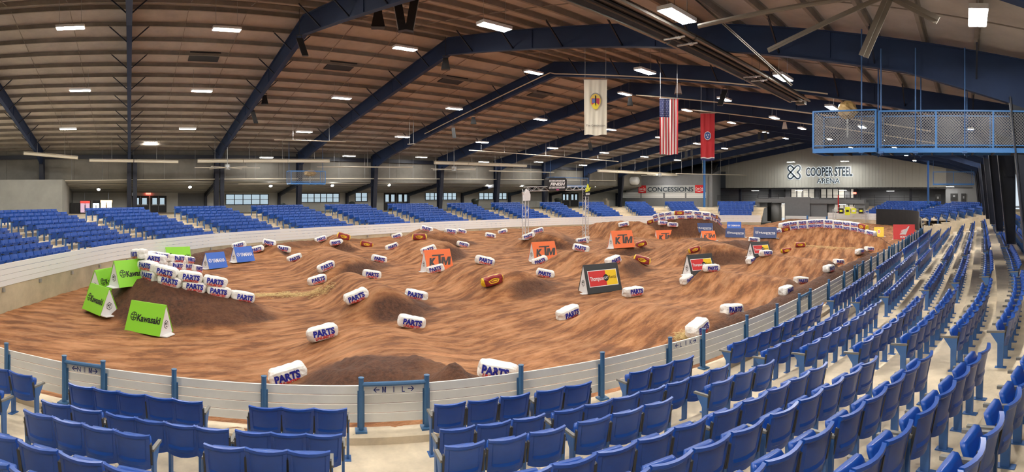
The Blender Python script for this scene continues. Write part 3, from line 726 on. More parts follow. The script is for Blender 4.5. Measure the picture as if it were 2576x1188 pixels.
tc = N_('ShaderNodeTexCoord'); mp = N_('ShaderNodeMapping'); mp.inputs['Scale'].default_value = (2.4, .75, 1.); K(tc.outputs['Object'], mp.inputs[0])
wv = N_('ShaderNodeTexNoise'); wv.inputs['Scale'].default_value = .35; wv.inputs['Detail'].default_value = 2; K(tc.outputs['Object'], wv.inputs['Vector'])
ad = N_('ShaderNodeVectorMath'); ad.operation = 'MULTIPLY_ADD'; ad.inputs[1].default_value = (1.2, 1.2, 0); K(wv.outputs['Color'], ad.inputs[0]); K(mp.outputs[0], ad.inputs[2])
st = N_('ShaderNodeTexNoise'); st.inputs['Scale'].default_value = 1.1; st.inputs['Detail'].default_value = 9; st.inputs['Roughness'].default_value = .64; K(ad.outputs[0], st.inputs['Vector'])
cr = N_('ShaderNodeValToRGB'); e = cr.color_ramp.elements; e[0].position = .40; e[0].color = (.175, .067, .024, 1); e[1].position = .62; e[1].color = (.43, .205, .092, 1)
m_ = cr.color_ramp.elements.new(.49); m_.color = (.305, .126, .046, 1); K(st.outputs['Fac'], cr.inputs[0])
mp2 = N_('ShaderNodeMapping'); mp2.inputs['Scale'].default_value = (5., .55, 1.); mp2.inputs['Rotation'].default_value = (0, 0, .12); K(tc.outputs['Object'], mp2.inputs[0])
sk = N_('ShaderNodeTexNoise'); sk.inputs['Scale'].default_value = 1.; sk.inputs['Detail'].default_value = 4; sk.inputs['Roughness'].default_value = .5; sk.inputs['Distortion'].default_value = .6; K(mp2.outputs[0], sk.inputs['Vector'])
skr = N_('ShaderNodeMapRange'); skr.inputs['From Min'].default_value = .36; skr.inputs['From Max'].default_value = .62; skr.inputs['To Min'].default_value = .80; skr.inputs['To Max'].default_value = 1.12; K(sk.outputs['Fac'], skr.inputs['Value'])
skm = N_('ShaderNodeVectorMath'); skm.operation = 'SCALE'; K(cr.outputs[0], skm.inputs[0]); K(skr.outputs[0], skm.inputs['Scale'])
fn = N_('ShaderNodeTexNoise'); fn.inputs['Scale'].default_value = 7; fn.inputs['Detail'].default_value = 6; fn.inputs['Roughness'].default_value = .7; K(tc.outputs['Object'], fn.inputs['Vector'])
cl = N_('ShaderNodeValToRGB'); e = cl.color_ramp.elements; e[0].position = .35; e[0].color = (.052, .021, .011, 1); e[1].position = .7; e[1].color = (.125, .050, .024, 1); K(fn.outputs['Fac'], cl.inputs[0])
la = N_('ShaderNodeAttribute'); la.attribute_name = 'loose'; mx = N_('ShaderNodeMix'); mx.data_type = 'RGBA'; K(la.outputs['Fac'], mx.inputs['Factor']); K(skm.outputs[0], mx.inputs['A']); K(cl.outputs[0], mx.inputs['B']); K(mx.outputs['Result'], b.inputs['Base Color'])
bp = N_('ShaderNodeBump'); bp.inputs['Strength'].default_value = .55; bp.inputs['Distance'].default_value = .08; sm = N_('ShaderNodeMath'); sm.operation = 'ADD'
f2 = N_('ShaderNodeTexNoise'); f2.inputs['Scale'].default_value = 14; f2.inputs['Detail'].default_value = 5; K(tc.outputs['Object'], f2.inputs['Vector']); K(f2.outputs['Fac'], sm.inputs[0]); K(st.outputs['Fac'], sm.inputs[1]); K(sm.outputs[0], bp.inputs['Height']); K(bp.outputs[0], b.inputs['Normal'])
me.materials.append(dm); struct(obj('floor_dirt', me))
# ================================================================== COURSE-MARKER BAGS
BAGW = mat('bag_white_vinyl', (.80, .79, .75), .36, var=.04, vscale=5, bump=.55, bscale=9)
BAGB = mat('print_blue', (.012, .02, .30), .45); BAGR = mat('print_red', (.62, .018, .02), .45)
BRED = mat('bag_maroon', (.26, .022, .025), .4, var=.25, vscale=6); BYEL = mat('bag_yellow', (.80, .55, .02), .4, var=.12, vscale=6)
def bag_d(x, ang, seed):                               # wrinkles
    return (.012 * sin(7 * x + 3 * ang + seed) + .010 * sin(15 * x - 2 * ang + 2.1 * seed) + .007 * sin(5 * ang + 9 * x * x + seed) + .009 * sin(23 * x + 4 * ang + 1.7 * seed) * abs(x) * 2)
def bag_pt(x, ang, seed, off=0.):
    t = abs(x) / .5; tap = max(0., 1 - t ** 12) ** .36 * (1 - .06 * t * t)
    c, s = cos(ang), sin(ang); n = 4.4; k = (abs(c) ** n + abs(s) ** n) ** (-1 / n)
    sag = .01 * sin(3 * x + seed)
    R = (1 + bag_d(x, ang, seed) * 2.6); y = .235 * k * c * tap * R; z = .21 * k * s * tap * R
    l = hypot(y, z) or 1; y += y / l * off; z += z / l * off
    xe = x * (1 + (.05 * sin(ang * 2 + seed) if t > .85 else 0))
    return (xe * .93, y, max(z, -.195) + .195 + sag * 0)
def bag_mesh(seed, mats, color=None):
    mb = MB(); xs = [-.5, -.492, -.47, -.43, -.36, -.27, -.18, -.09, 0, .09, .18, .27, .36, .43, .47, .492, .5]; n = 22; vs = []; rs = random.Random(int(seed * 100))
    for x in xs:
        for k in range(n): vs.append(bag_pt(x, 2 * pi * (k + .5) / n, seed, off=rs.uniform(-.012, .003)))
    fs = []; ms = []
    for i in range(len(xs) - 1):
        for k in range(n):
            a, b = i * n + k, i * n + (k + 1) % n; fs.append((a, b, b + n, a + n)); xm = (xs[i] + xs[i + 1]) / 2
            ms.append(0 if not color else (1 if abs(xm) > .40 or k in (5,) else 0))
    fs.append(tuple(range(n))[::-1]); ms.append(1 if color else 0); fs.append(tuple(range((len(xs) - 1) * n, len(xs) * n))); ms.append(1 if color else 0)
    mb.add(vs, fs); mb.m = ms; return mb.mesh('bag', mats, False)
def wrap(mb, co, fs, seed, sy, x0, z0, sx, sz, off=.009):
    """lay flat lettering on the long side of a bag"""
    out = []
    for u, v, _ in co:
        x = x0 + u * sx; h = (z0 + v * sz) - .195; h = max(-.185, min(.17, h)); ang = math.asin(max(-1, min(1, h / .195 * .86)))
        # find the ring angle whose height is h
        lo, hi = -pi / 2, pi / 2
        for _i in range(14):
            m = (lo + hi) / 2
            if bag_pt(x, m, seed)[2] - .195 < h: lo = m
            else: hi = m
        ang = (lo + hi) / 2
        if sy < 0:
            x = -x if False else x
        P = bag_pt(x, ang if sy > 0 else pi - ang, seed, off); out.append(P)
    mb.add(out, fs)
def bag_print(seed, dx=0., dz=0., long=True):
    mb = MB()
    for sy in (-1, 1):
        for txt, m, zc, h, w, kw in (('PARTS', 0, .235 + dz, .17, .68, dict(bold=.075)), ('UNLIMITED', 1, .10 + dz, .085, .60, dict(bold=.05, shear=.2))):
            co, fs = text_geo(txt, mat_=BAGB, **kw); ww = co[:, 0].max() - co[:, 0].min(); mb.k = m
            if sy > 0: co = co * np.array((-1, 1, 1))
            wrap(mb, co, [f if sy < 0 else f[::-1] for f in fs], seed, sy, dx, zc, w / ww, h)
    mb.k = 0; return mb.mesh('printed_lettering', [BAGB, BAGR])
def red_print(seed):
    mb = MB()
    for sy in (-1, 1):
        for zc, w, h, m, cx in ((.2, .5, .2, 0, 0.), (.2, .40, .12, 1, 0.), (.205, .30, .05, 0, .02)):
            co = [(0, 0, 0)] + [(.5 * cos(t) * (1 + .12 * sin(5 * t)), .5 * sin(t), 0) for t in np.linspace(0, 2 * pi, 25)[:-1]]; fs = [(0, i + 1, (i + 1) % 24 + 1) for i in range(24)]
            mb.k = m; wrap(mb, np.array(co) * np.array((1, 1, 1)), fs if sy < 0 else [f[::-1] for f in fs], seed, sy, cx, zc, w, h, .008 + .004 * m + (.008 if h < .06 else 0))
    mb.k = 0; return mb.mesh('printed_emblem', [BYEL, BRED])
BAGM = [(bag_mesh(s, BAGW), bag_print(s, dx, dz)) for s, dx, dz in ((.3, .03, 0.), (1.7, -.04, -.02), (3.1, .05, .015), (4.4, 0., -.03), (5.9, -.05, .01))]
REDM = [(bag_mesh(s, [BRED, BYEL], True), red_print(s)) for s in (.9, 2.6)]
def bag(loc, yaw, tilt, label, group, red=False, v=None, roll=0., sc_=1.):
    e = empty('marker_bag', loc, (roll, -tilt, yaw)); e.rotation_mode = 'XYZ'; tag(e, label, 'bag', group); e.scale = (sc_ * .92,) * 3
    b, t = (REDM if red else BAGM)[random.randrange(2 if red else 5) if v is None else v]
    obj('bag_body', b, e); obj('printing', t, e); return e
def bag_px(x, y, tilt, yaw, label, red=False, v=None, sc_=1.):
    p, a, z, r = hit(x, y); ph = (XV - x) / F; d = .16; p += sin(ph) * d; a += cos(ph) * d       # base line is the near edge
    # long axis along the image horizontal: world direction to the right of the sight line
    yw = -(pi / 2 - (pi / 2 - ph)) + 0; right = atan2(sin(ph), cos(ph))   # sight line (-sin, cos); right = (cos, sin)
    zz = min(zdirt(p, a), z + .25)
    return bag(W(p, a, zz - .015), right + math.radians(yaw), math.radians(tilt), label, 'single marker bags on the dirt', red, v, sc_=sc_)
SB = [(728, 962, 14, 10, 'white printed bag against the near fence left of the MIL gate', 0), (1250, 957, -8, -6, 'white printed bag against the near fence right of the MIL gate', 0),
 (814, 858, 12, 5, 'white printed bag tilted up to the right, left end of the nearest mound', 0), (1033, 828, -10, 0, 'white printed bag tilted down to the right, right end of the nearest mound', 0),
 (1430, 802, 10, 44, 'white bag lying alone before the largest dark red-and-yellow sign', 0), (1755, 852, 6, 66, 'big white bag pointing away just behind the LIK gate', 0), (1840, 793, -6, 46, 'white bag on dark soil right of the LIK gate, printing on its right end', 0),
 (1592, 748, 0, 34, 'white bag at the right foot of the largest dark sign', 0), (1977, 741, 0, 66, 'square-looking white bag on the near soil ridge, leftmost of the row of six', 0), (2014, 715, -6, 36, 'white bag on the near soil ridge, second from left of the six', 0),
 (2085, 687, 0, 66, 'white bag on the near soil ridge, third from left of the six', 0), (2109, 667, -8, 42, 'white bag on the near soil ridge, fourth from left of the six', 0), (2162, 644, 0, 66, 'white bag on the near soil ridge, fifth from left of the six', 0), (2186, 635, -6, 38, 'white bag on the near soil ridge, rightmost of the six', 0),
 (1728, 712, 10, 60, 'white bag at the left foot of the middle dark sign', 0), (1789, 686, -2, 32, 'white bag at the right foot of the middle dark sign', 0), (1890, 663, 10, 60, 'white bag at the left foot of the farthest dark sign', 0), (1926, 648, -2, 32, 'white bag at the right foot of the farthest dark sign', 0),
 (1978, 637, 5, 20, 'red and yellow bag in front of the bowl-shaped berm, left one', 1), (2013, 623, 0, 0, 'red and yellow bag in front of the bowl-shaped berm, right one', 1),
 (900, 766, 20, 14, 'white printed bag steeply tilted on the left flank of the second mound', 0), (1045, 754, -12, 0, 'white printed bag on the right flank of the second mound', 0), (800, 717, 14, 8, 'white printed bag at the end of the pale straw streak', 0), (934, 702, -8, 0, 'white printed bag right of the straw streak, slightly tilted down', 0),
 (1240, 724, 12, 22, 'red and yellow bag in the middle of the track, largest of its kind', 1), (1370, 699, -12, 0, 'white printed bag right of the large red and yellow bag', 0), (1097, 687, 12, 12, 'white printed bag in front of the leftmost orange sign', 0), (1217, 667, -14, 0, 'white printed bag right of the leftmost orange sign', 0),
 (1543, 671, 12, 46, 'plain-looking white bag above the largest dark sign', 0), (1613, 663, -15, 0, 'yellow-ended maroon bag right of the plain white bag', 1), (1360, 664, 18, 16, 'white printed bag leaning before the second orange sign', 0), (1460, 634, -12, 0, 'half-buried white bag right of the second orange sign', 0),
 (823, 682, 20, 10, 'white printed bag on the left flank of the third mound from the left', 0), (952, 661, -12, 0, 'white printed bag on the dark right flank left of the first orange sign', 0), (743, 658, 18, 8, 'white printed bag right of the two large blue signs', 0), (847, 624, 8, 6, 'white printed bag in the middle of the far left lane', 0),
 (1080, 640, 18, 14, 'white printed bag just above the leftmost orange sign', 0), (1163, 622, -14, 0, 'white printed bag up and right of the leftmost orange sign', 0), (988, 628, 18, 10, 'cream-topped white bag on the left flank of the high far mound', 0), (1055, 604, 0, 0, 'maroon bag with a white one behind, on the high far mound', 1),
 (1000, 599, 14, 8, 'small white bag left of the crest of the high far mound', 0), (1072, 583, -14, 0, 'white bag on the crest of the high far mound against the far rail', 0), (1133, 588, -8, 0, 'white bag right of the high far mound, left of a close pair', 0), (1160, 587, -15, 0, 'white bag right of the high far mound, right of a close pair', 0),
 (1233, 598, -10, 0, 'white bag lying low before the far rail, left of the finish tower', 0), (1266, 588, 16, 8, 'white bag tilted up before the far rail, left of the finish tower', 0), (1331, 605, 18, 12, 'white bag at the foot of the left finish tower', 0), (1354, 588, 15, 10, 'white bag just right of the left finish tower', 0),
 (1464, 611, 8, 6, 'white bag at the foot of the right finish tower', 0), (1570, 575, 10, 6, 'white bag high on the dark mound right of the finish arch', 0), (676, 621, -12, 0, 'white printed bag near the far rail, right of the blue signs, upper one', 0), (713, 634, -10, 0, 'white printed bag near the far rail, right of the blue signs, lower one', 0),
 (808, 611, 16, 8, 'white printed bag beside the yellow bag at the far rail', 0), (863, 604, -15, 0, 'yellow and red bag against the far rail', 1), (921, 621, -12, 0, 'maroon and yellow bag in the far left lane', 1), (648, 637, 12, 6, 'white printed bag peeping out right of the second blue sign', 0), (603, 628, 14, 6, 'white printed bag peeping over the second blue sign', 0),
 (1668, 573, -4, 0, 'white bag of the far pair below the far berm, left one', 0), (1692, 580, -3, 0, 'white bag of the far pair below the far berm, right one', 0), (1613, 626, 18, 16, 'red and yellow bag right of the third orange sign', 1), (1748, 641, 15, 20, 'red and yellow bag above the middle dark sign', 1), (1897, 610, -5, 0, 'small white bag above the farthest dark sign', 0)]
for i, (x, y, t, yw, lb, rd) in enumerate(SB): bag_px(x, y, t, yw, lb, bool(rd), v=(i * 3 + 1) % (2 if rd else 5), sc_=(.78 if rd else .86) if x > 1700 and y < 760 else 1.)
STRAW = mat('straw', (.62, .45, .20), .9, var=.3, vscale=9)
def wall_of_bags(P, rows, lift, name, group, reds=(), pitch=.84):
    P = np.array(P)[:, :2]; L = np.r_[0, np.cumsum(np.hypot(*np.diff(P, axis=0).T))]; k = 0
    for rw, (a0, a1) in enumerate(rows):
        n = int((a1 - a0) / pitch)
        for i in range(n):
            l = a0 + pitch * (i + .5) + (.12 if rw % 2 else 0); q = np.array([np.interp(l, L, P[:, j]) for j in (0, 1)]); q2 = np.array([np.interp(l + .3, L, P[:, j]) for j in (0, 1)]) - np.array([np.interp(l - .3, L, P[:, j]) for j in (0, 1)])
            yaw = atan2(q2[1], -q2[0]) + random.uniform(-.1, .1)
            zs = [zdirt(np.interp(l + d, L, P[:, 0]), np.interp(l + d, L, P[:, 1])) for d in (-.45, 0, .45)]
            tilt = math.atan2(zs[2] - zs[0], .9) * .8; z = sum(zs) / 3 + rw * .32 + lift
            rowname = ('bottom row', 'upper row', 'top')[rw]
            bag(W(q[0], q[1], z), yaw, tilt, '%s bag, %s from the %s in the %s on the %s' % ('red and yellow' if (rw, i) in reds else 'white printed', ordn(i + 1), 'right' if 'left' in name else 'left', rowname, name), group, (rw, i) in reds)
            k += 1
def poly_len(P): return float(np.hypot(*np.diff(np.array(P)[:, :2], axis=0).T).sum())
Bl = BERM[0][0]; tot = poly_len(Bl)
wall_of_bags(Bl, [(1.15, tot - 1.6), (2.0, tot - 2.6)], -.06, 'left berm', 'bags piled on the left berm')
# loose bags heaped on the left end of that wall
q = Bl[6]
for i, (dp, da, dz, yw, tl) in enumerate(((.2, -.1, .62, .4, .1), (.9, .5, .60, 1.2, -.1))):
    bag(W(q[0] + dp, q[1] + da, zdirt(q[0] + dp, q[1] + da) + dz), yw, tl, ('white bag thrown on top of the left berm wall, at its left corner', 'white bag thrown on top of the left berm wall, right behind the corner')[i], 'bags piled on the left berm')
Br = BERM[1][0]; tot = poly_len(Br)
wall_of_bags(Br, [(1.3, tot - 1.2), (2.6, tot - 1.8)], -.05, 'bowl-shaped berm', 'bags piled on the bowl-shaped berm', reds={(0, 2), (1, 9)}, pitch=.72)
Bf = BERM[2][0]; tot = poly_len(Bf)
wall_of_bags(Bf, [(.1, tot - 1.0), (.6, tot - 1.4)], -.05, 'far berm', 'bags piled on the far berm', reds={(0, 0), (1, 3), (1, 9)}, pitch=.76)

# ================================================================== A-FRAME SIGNS
SW, SH, SD = 1.42, .96, .72
GREEN = mat('sign_lime', (.26, .66, .03), .45); YBLUE = mat('sign_blue', (.03, .13, .56), .45); ORANGE = mat('sign_orange', (.85, .17, .035), .45); HNAVY = mat('sign_navy', (.035, .065, .19), .45)
CHAR = mat('sign_charcoal', (.035, .038, .040), .5); SRED = mat('sign_red', (.62, .035, .035), .45); SYEL = mat('sign_yellow', (.86, .58, .02), .45); SWHITE = mat('sign_white', (.80, .80, .80), .45); INK = mat('ink_black', (.008, .008, .008), .5); KGREY = mat('ink_charcoal', (.045, .04, .04), .5)
class Face:
    """2D drawing surface on a panel: origin at its centre, units metres"""
    def __init__(s, A, right, up, parent): s.A, s.r, s.u = (np.array(q, float) for q in (A, right, up)); s.n = np.cross(s.r, s.u); s.parent = parent; s.lay = 1
    def poly(s, pts, m, name='printing', t=.004):
        mb = MB(); mb.prism(pts, s.A + s.n * .0005, s.r, s.u, s.n, t * s.lay); s.lay += .5; return mb.build(name, m, s.parent)
    def many(s, polys, m, name='printing', t=.004):
        mb = MB()
        for pts in polys: mb.prism(pts, s.A + s.n * .0005, s.r, s.u, s.n, t * s.lay)
        s.lay += .5; return mb.build(name, m, s.parent)
    def text(s, txt, x, y, h, m, width=None, bold=.02, shear=0., spacing=1., name='lettering', skew=0.):
        co, fs = text_geo(txt, bold=bold, shear=shear, spacing=spacing, mat_=m); sx = h if not width else width / (co[:, 0].max() - co[:, 0].min())
        mb = MB(); off = .004 * s.lay + .001; s.lay += .5; mb.add([s.A + s.r * (x + u * sx) + s.u * (y + v * h) + s.n * off for u, v, _ in co], fs); return mb.build(name, m, s.parent)
    def ring(s, x, y, r0, r1, m, n=28, a0=0., a1=2 * pi, name='printing'):
        P = []; ts = np.linspace(a0, a1, n + 1); full = abs(a1 - a0 - 2 * pi) < 1e-6
        return s.many([[(x + r0 * cos(t), y + r0 * sin(t)), (x + r1 * cos(t), y + r1 * sin(t)), (x + r1 * cos(t2), y + r1 * sin(t2)), (x + r0 * cos(t2), y + r0 * sin(t2))] for t, t2 in zip(ts[:-1], ts[1:])], m, name)
    def disc(s, x, y, r, m, n=24, ky=1., name='printing'): return s.poly([(x + r * cos(t), y + r * ky * sin(t)) for t in np.linspace(0, 2 * pi, n + 1)[:-1]], m, name)
def R(x0, y0, x1, y1): return [(x0, y0), (x1, y0), (x1, y1), (x0, y1)]
def art_green(f):
    f.ring(-.53, .0, .13, .155, INK); f.many([R(-.545, -.13, -.515, .13), R(-.645, .035, -.565, .065), R(-.645, -.065, -.565, -.035), R(-.495, .035, -.415, .065), R(-.495, -.065, -.415, -.035)], INK)
    f.text('Kawasaki', .19, -.02, .235, INK, width=1.08, bold=.045)
def art_blue(f):
    f.ring(-.60, 0, .105, .13, SWHITE); f.many([[(-.60 + .1 * cos(t) - .016 * sin(t), .1 * sin(t) + .016 * cos(t)), (-.60 + .016 * sin(t) * -1, .016 * cos(t)), (-.60 + .016 * sin(t), -.016 * cos(t)), (-.60 + .1 * cos(t) + .016 * sin(t), .1 * sin(t) - .016 * cos(t))] for t in (pi / 2, pi / 2 + 2 * pi / 3, pi / 2 + 4 * pi / 3)], SWHITE)
    f.text('YAMAHA', .14, -.01, .26, SWHITE, width=1.15, bold=.03)
def art_orange(f):
    f.text('K', -.43, -.06, .38, KGREY, width=.50, bold=.09, shear=.25); f.poly([(.42 + (x_ + .22 * y_) * .60, -.06 + y_ * .40) for x_, y_ in BLOCK_M], KGREY); f.many([[(-.40, .22), (.36, .22), (.38, .28), (-.38, .28)], [(-.085, -.25), (.055, -.25), (.14, .22), (.0, .22)]], KGREY)
def art_navy(f):
    f.ring(-.58, -.02, .075, .10, SWHITE); f.many([R(-.68, .02, -.655, .17), R(-.505, .02, -.48, .17), R(-.592, .08, -.568, .16), R(-.63, -.02, -.61, .05), R(-.55, -.02, -.53, .05), R(-.63, .0, -.53, .02)], SWHITE)
    f.text('Husqvarna', .16, 0, .185, SWHITE, width=1.18, bold=.03); f.text('MOTORCYCLES', .42, -.19, .07, SWHITE, width=.62, bold=.01)
def art_rental(f):
    f.poly(R(-.70, -.30, .70, .30), SWHITE); f.poly(R(-.675, -.275, .14, .275), SRED); f.poly(R(.14, -.275, .675, .275), SYEL)
    f.disc(.14, 0, .125, INK); f.text('CAT', .14, 0, .085, SWHITE, width=.17, bold=.03); f.text('Thompson', -.30, 0, .155, SWHITE, width=.66, bold=.02); f.text('Rental', .46, .02, .13, INK, width=.37, bold=.0)
def art_red(f):
    F_ = []
    for i in range(5):
        y0 = -.20 + i * .075; x0 = -.36 + i * .035; F_.append([(x0, y0 + .02), (x0 + .05, y0), (.05 + i * .03, y0 + .02), (.16 + i * .05, y0 + .13 + .02 * i), (.02 + i * .02, y0 + .085)])
    F_.append([(-.3, -.18), (.12, -.2), (.42, .40), (.36, .40), (.06, .12)]); f.many(F_, SWHITE); f.text('HONDA', 0, -.35, .15, SWHITE, width=.62, bold=.03)
def art_target(f): f.disc(0, .05, .22, SWHITE); f.disc(0, .05, .16, SRED); f.many([R(-.09, .035, .09, .065)], SWHITE)
def art_none(f): pass
ARTS = {'green': (GREEN, art_green), 'blue': (YBLUE, art_blue), 'orange': (ORANGE, art_orange), 'navy': (HNAVY, art_navy), 'rental': (CHAR, art_rental), 'red': (SRED, art_red), 'yellow': (SYEL, art_target), 'white': (SWHITE, art_none)}
def badge(f):
    hx = lambda r: [(r * .86 * cos(pi / 6 + pi / 3 * k), -.06 + r * sin(pi / 6 + pi / 3 * k)) for k in range(6)]
    f.poly(hx(.135), INK); f.poly(hx(.115), SWHITE); f.text('MX', 0, -.03, .085, INK, width=.15, bold=.04, shear=.2); f.many([R(-.03, -.13, .03, -.10)], INK)
def aframe(loc, yaw, kind, label, group, W_=SW, H_=SH, back=False):
    e = empty('a_frame_sign', loc, yaw); tag(e, label, 'sign', group); m, art = ARTS[kind]; hw = W_ / 2; D = SD / 2; L = hypot(D, H_); k = W_ / SW
    for sg in (-1, 1):
        mb = MB(); q = [(-hw, sg * D, .02), (hw, sg * D, .02), (hw, 0, H_), (-hw, 0, H_)]; n = np.array((0, sg * H_, D)) / L * .02
        q2 = [tuple(np.array(v) + n) for v in q]; mb.hull8(q if sg < 0 else q[::-1], q2 if sg < 0 else q2[::-1]); pan = mb.build('printed_panel', m, e)
        if sg < 0 or back:
            right = np.array((1. if sg < 0 else -1., 0, 0)); up = np.array((0, -sg * D, H_ - .02)); up /= np.linalg.norm(up)
            f = Face(np.array((0, sg * D / 2, H_ / 2 + .01)) + n * 1.03, right * (W_ / 1.66), up * (H_ / 1.02), pan); f.n /= np.linalg.norm(f.n); art(f)
    for sg in (-1, 1):
        mb = MB(); q = [(sg * (hw - .03), -D + .02, .03), (sg * (hw - .03), D - .02, .03), (sg * (hw - .03), 0, H_ - .02)]; q2 = [(x + sg * .02, y, z) for x, y, z in q]
        mb.add(q + q2, [(2, 1, 0) if sg > 0 else (0, 1, 2), (3, 4, 5) if sg > 0 else (5, 4, 3), (0, 1, 4, 3), (1, 2, 5, 4), (2, 0, 3, 5)]); ep = mb.build('end_panel', SWHITE, e)
        f = Face((sg * (hw - .008), 0, H_ * .42), (0, sg * 1., 0), (0, 0, 1), ep); badge(f)
        mb = MB(); mb.hull8([(sg * (hw - .05), -D * .8, 0), (sg * (hw - .05), D * .8, 0), (sg * (hw + .17), D * .6, -.01), (sg * (hw + .17), -D * .6, -.01)], [(sg * (hw - .05), -D * .8, .03), (sg * (hw - .05), D * .8, .03), (sg * (hw + .17), D * .6, .015), (sg * (hw + .17), -D * .6, .015)]); mb.build('foot_flap', SWHITE, e)
    return e
def sign_px(x, y, th, kind, label, group, W_=SW, H_=SH, lift=0., back=0.):
    """th: degrees the face is turned; positive shows the left end"""
    p, a, z, r = hit(x, y); ph = (XV - x) / F; d = .3 + back; p += sin(ph) * d; a += cos(ph) * d
    yaw = ph + math.radians(th)                         # local -y looks back along the sight line
    zs = [zdirt(p + .6 * cos(ph + math.radians(th)) * s, a - .6 * sin(ph) * s) for s in (-1, 0, 1)]
    return aframe(W(p, a, min(np.mean(zs), z + .2) - .02 + lift), yaw, kind, label, group, W_, H_)
G_ = 'advertising A-frame signs on the track'
for x, y, th, kd, lb in ((374, 842, -36, 'green', 'lime green A-frame sign in front of the left berm, largest of the green ones'), (252, 796, -62, 'green', 'lime green A-frame sign turned sideways at the far left, front one of two'), (266, 746, 52, 'green', 'lime green A-frame sign at the far left, behind the sideways one'), (326, 722, 34, 'green', 'lime green A-frame sign half hidden by the left end of the bag wall'), (447, 676, 15, 'green', 'lime green A-frame sign peeping out behind the bag wall'),
   (540, 677, 36, 'blue', 'blue A-frame sign right of the bag wall, left of two'), (610, 662, 36, 'blue', 'blue A-frame sign right of the bag wall, right of two'), (1847, 577, -4, 'blue', 'bright blue A-frame sign far off, above the navy one'),
   (1768, 593, -6, 'navy', 'navy A-frame sign far off, partly behind a small orange one'), (1850, 598, -8, 'navy', 'navy A-frame sign far off, below the bright blue one'), (1925, 601, -6, 'navy', 'navy A-frame sign far off, cut by the bowl-shaped berm'),
   (1099, 685, 34, 'orange', 'orange A-frame sign, leftmost of the orange ones'), (1366, 658, 34, 'orange', 'orange A-frame sign, second from left of the orange ones'), (1563, 634, 34, 'orange', 'orange A-frame sign, third from left, right of the finish tower'), (1672, 607, 25, 'orange', 'orange A-frame sign sunk behind a mound, fourth from left'), (1781, 602, 18, 'orange', 'small orange A-frame sign in front of a navy one'),
   (1510, 741, 34, 'rental', 'charcoal A-frame sign with red and yellow panel, nearest and largest'), (1759, 688, 34, 'rental', 'charcoal A-frame sign with red and yellow panel, middle of three'), (1910, 649, 34, 'rental', 'charcoal A-frame sign with red and yellow panel, farthest of three'),
   (2274, 602, 4, 'red', 'red A-frame sign with white wing near the near fence on the right'), (1966, 586, 60, 'white', 'white A-frame sign end-on at the left end of the bowl berm'), (2211, 596, 0, 'yellow', 'small yellow sign with red disc at the right end of the bowl berm')):
    k = {'yellow': .62, 'green': .94, 'orange': 1.10, 'rental': 1.16, 'red': 1.32, 'navy': 1.15}.get(kd, 1.)
    if kd == 'blue' and x < 700: k = .86
    if x == 1781: k = .64
    if kd == 'rental' and x > 1600: k = .90 if x < 1800 else .82
    sign_px(x, y, th, kd, lb, G_, SW * k, SH * ({'yellow': .9, 'navy': .80}.get(kd, k) if x != 1847 else .76), back=1.4 if x == 1672 else 2.6 if kd == 'white' else (.3 if kd in ('orange', 'rental') else 0.), lift=-.5 if x == 1672 else 0.)
# scattered straw
def straw(pts, width, n, label, seed):
    rs = random.Random(seed); P = np.array([hit(x, y)[:2] for x, y in pts]); L = np.r_[0, np.cumsum(np.hypot(*np.diff(P, axis=0).T))]; mb = MB()
    for i in range(n):
        l = rs.random() * L[-1]; q = [np.interp(l, L, P[:, j]) for j in (0, 1)]; q = (q[0] + rs.gauss(0, width), q[1] + rs.gauss(0, width)); t = rs.random() * pi; s = .03 + .06 * rs.random(); z = zdirt(*q) + .012 + .01 * rs.random(); w = .004 + .005 * rs.random()
        d = np.array((cos(t), sin(t), rs.uniform(-.1, .1))) * s; e = np.array((-sin(t), cos(t), 0)) * w; c = np.array(W(q[0], q[1], z)); mb.add([c - d - e, c - d + e, c + d + e, c + d - e, c + np.array((0, 0, w))], [(0, 1, 4), (1, 2, 4), (2, 3, 4), (3, 0, 4)])
    tag(mb.build('straw_scatter', STRAW), label, 'straw', kind='stuff')
straw([(630, 744), (700, 742), (770, 740), (830, 728)], .2, 1700, 'pale straw strewn along the track right of the bag wall', 1)
straw([(1990, 622), (2050, 621), (2110, 624), (2150, 625)], .22, 1100, 'pale straw strewn at the foot of the bowl-shaped berm', 2)
straw([(1710, 848), (1735, 850)], .12, 400, 'little straw spilled at the big bag behind the LIK gate', 3)
# ================================================================== LED FIXTURES
def fixture_meshes():
    mb = MB(); mb.box((0, 0, .05), (.40, 1.18, .10)); body = mb.mesh('housing', WMETAL)
    return body, MB().box((0, 0, -.006), (.15, 1.1, .012)).mesh('lens', LENS)
FB, FLN = fixture_meshes(); FLL = FLN.copy(); FLL.materials[0] = LENSLOW
def fixture(p, a, z, label, group, rot=0., hang=0., low=False):
    e = empty('led_fixture', W(p, a, z), rot); tag(e, label, 'light', group); obj('housing', FB, e); [obj('lens', FLL if low else FLN, e, (x, 0, 0)) for x in (-.1, .1)]
    if hang > .05:
        for y in (-.45, .45): MB().tube([(0, y, .1), (0, y, .1 + hang)], .008, 4).build('hanger', STEELG, e)
    return e
WHICH = {21.6: 'the row below the ridge', 29.2: 'the middle row of the far slope', 36.4: 'the lower row of the far slope', 13.2: 'the row just before the ridge', 6.5: 'the row over the near lane', -.25: 'the row over the near stand'}
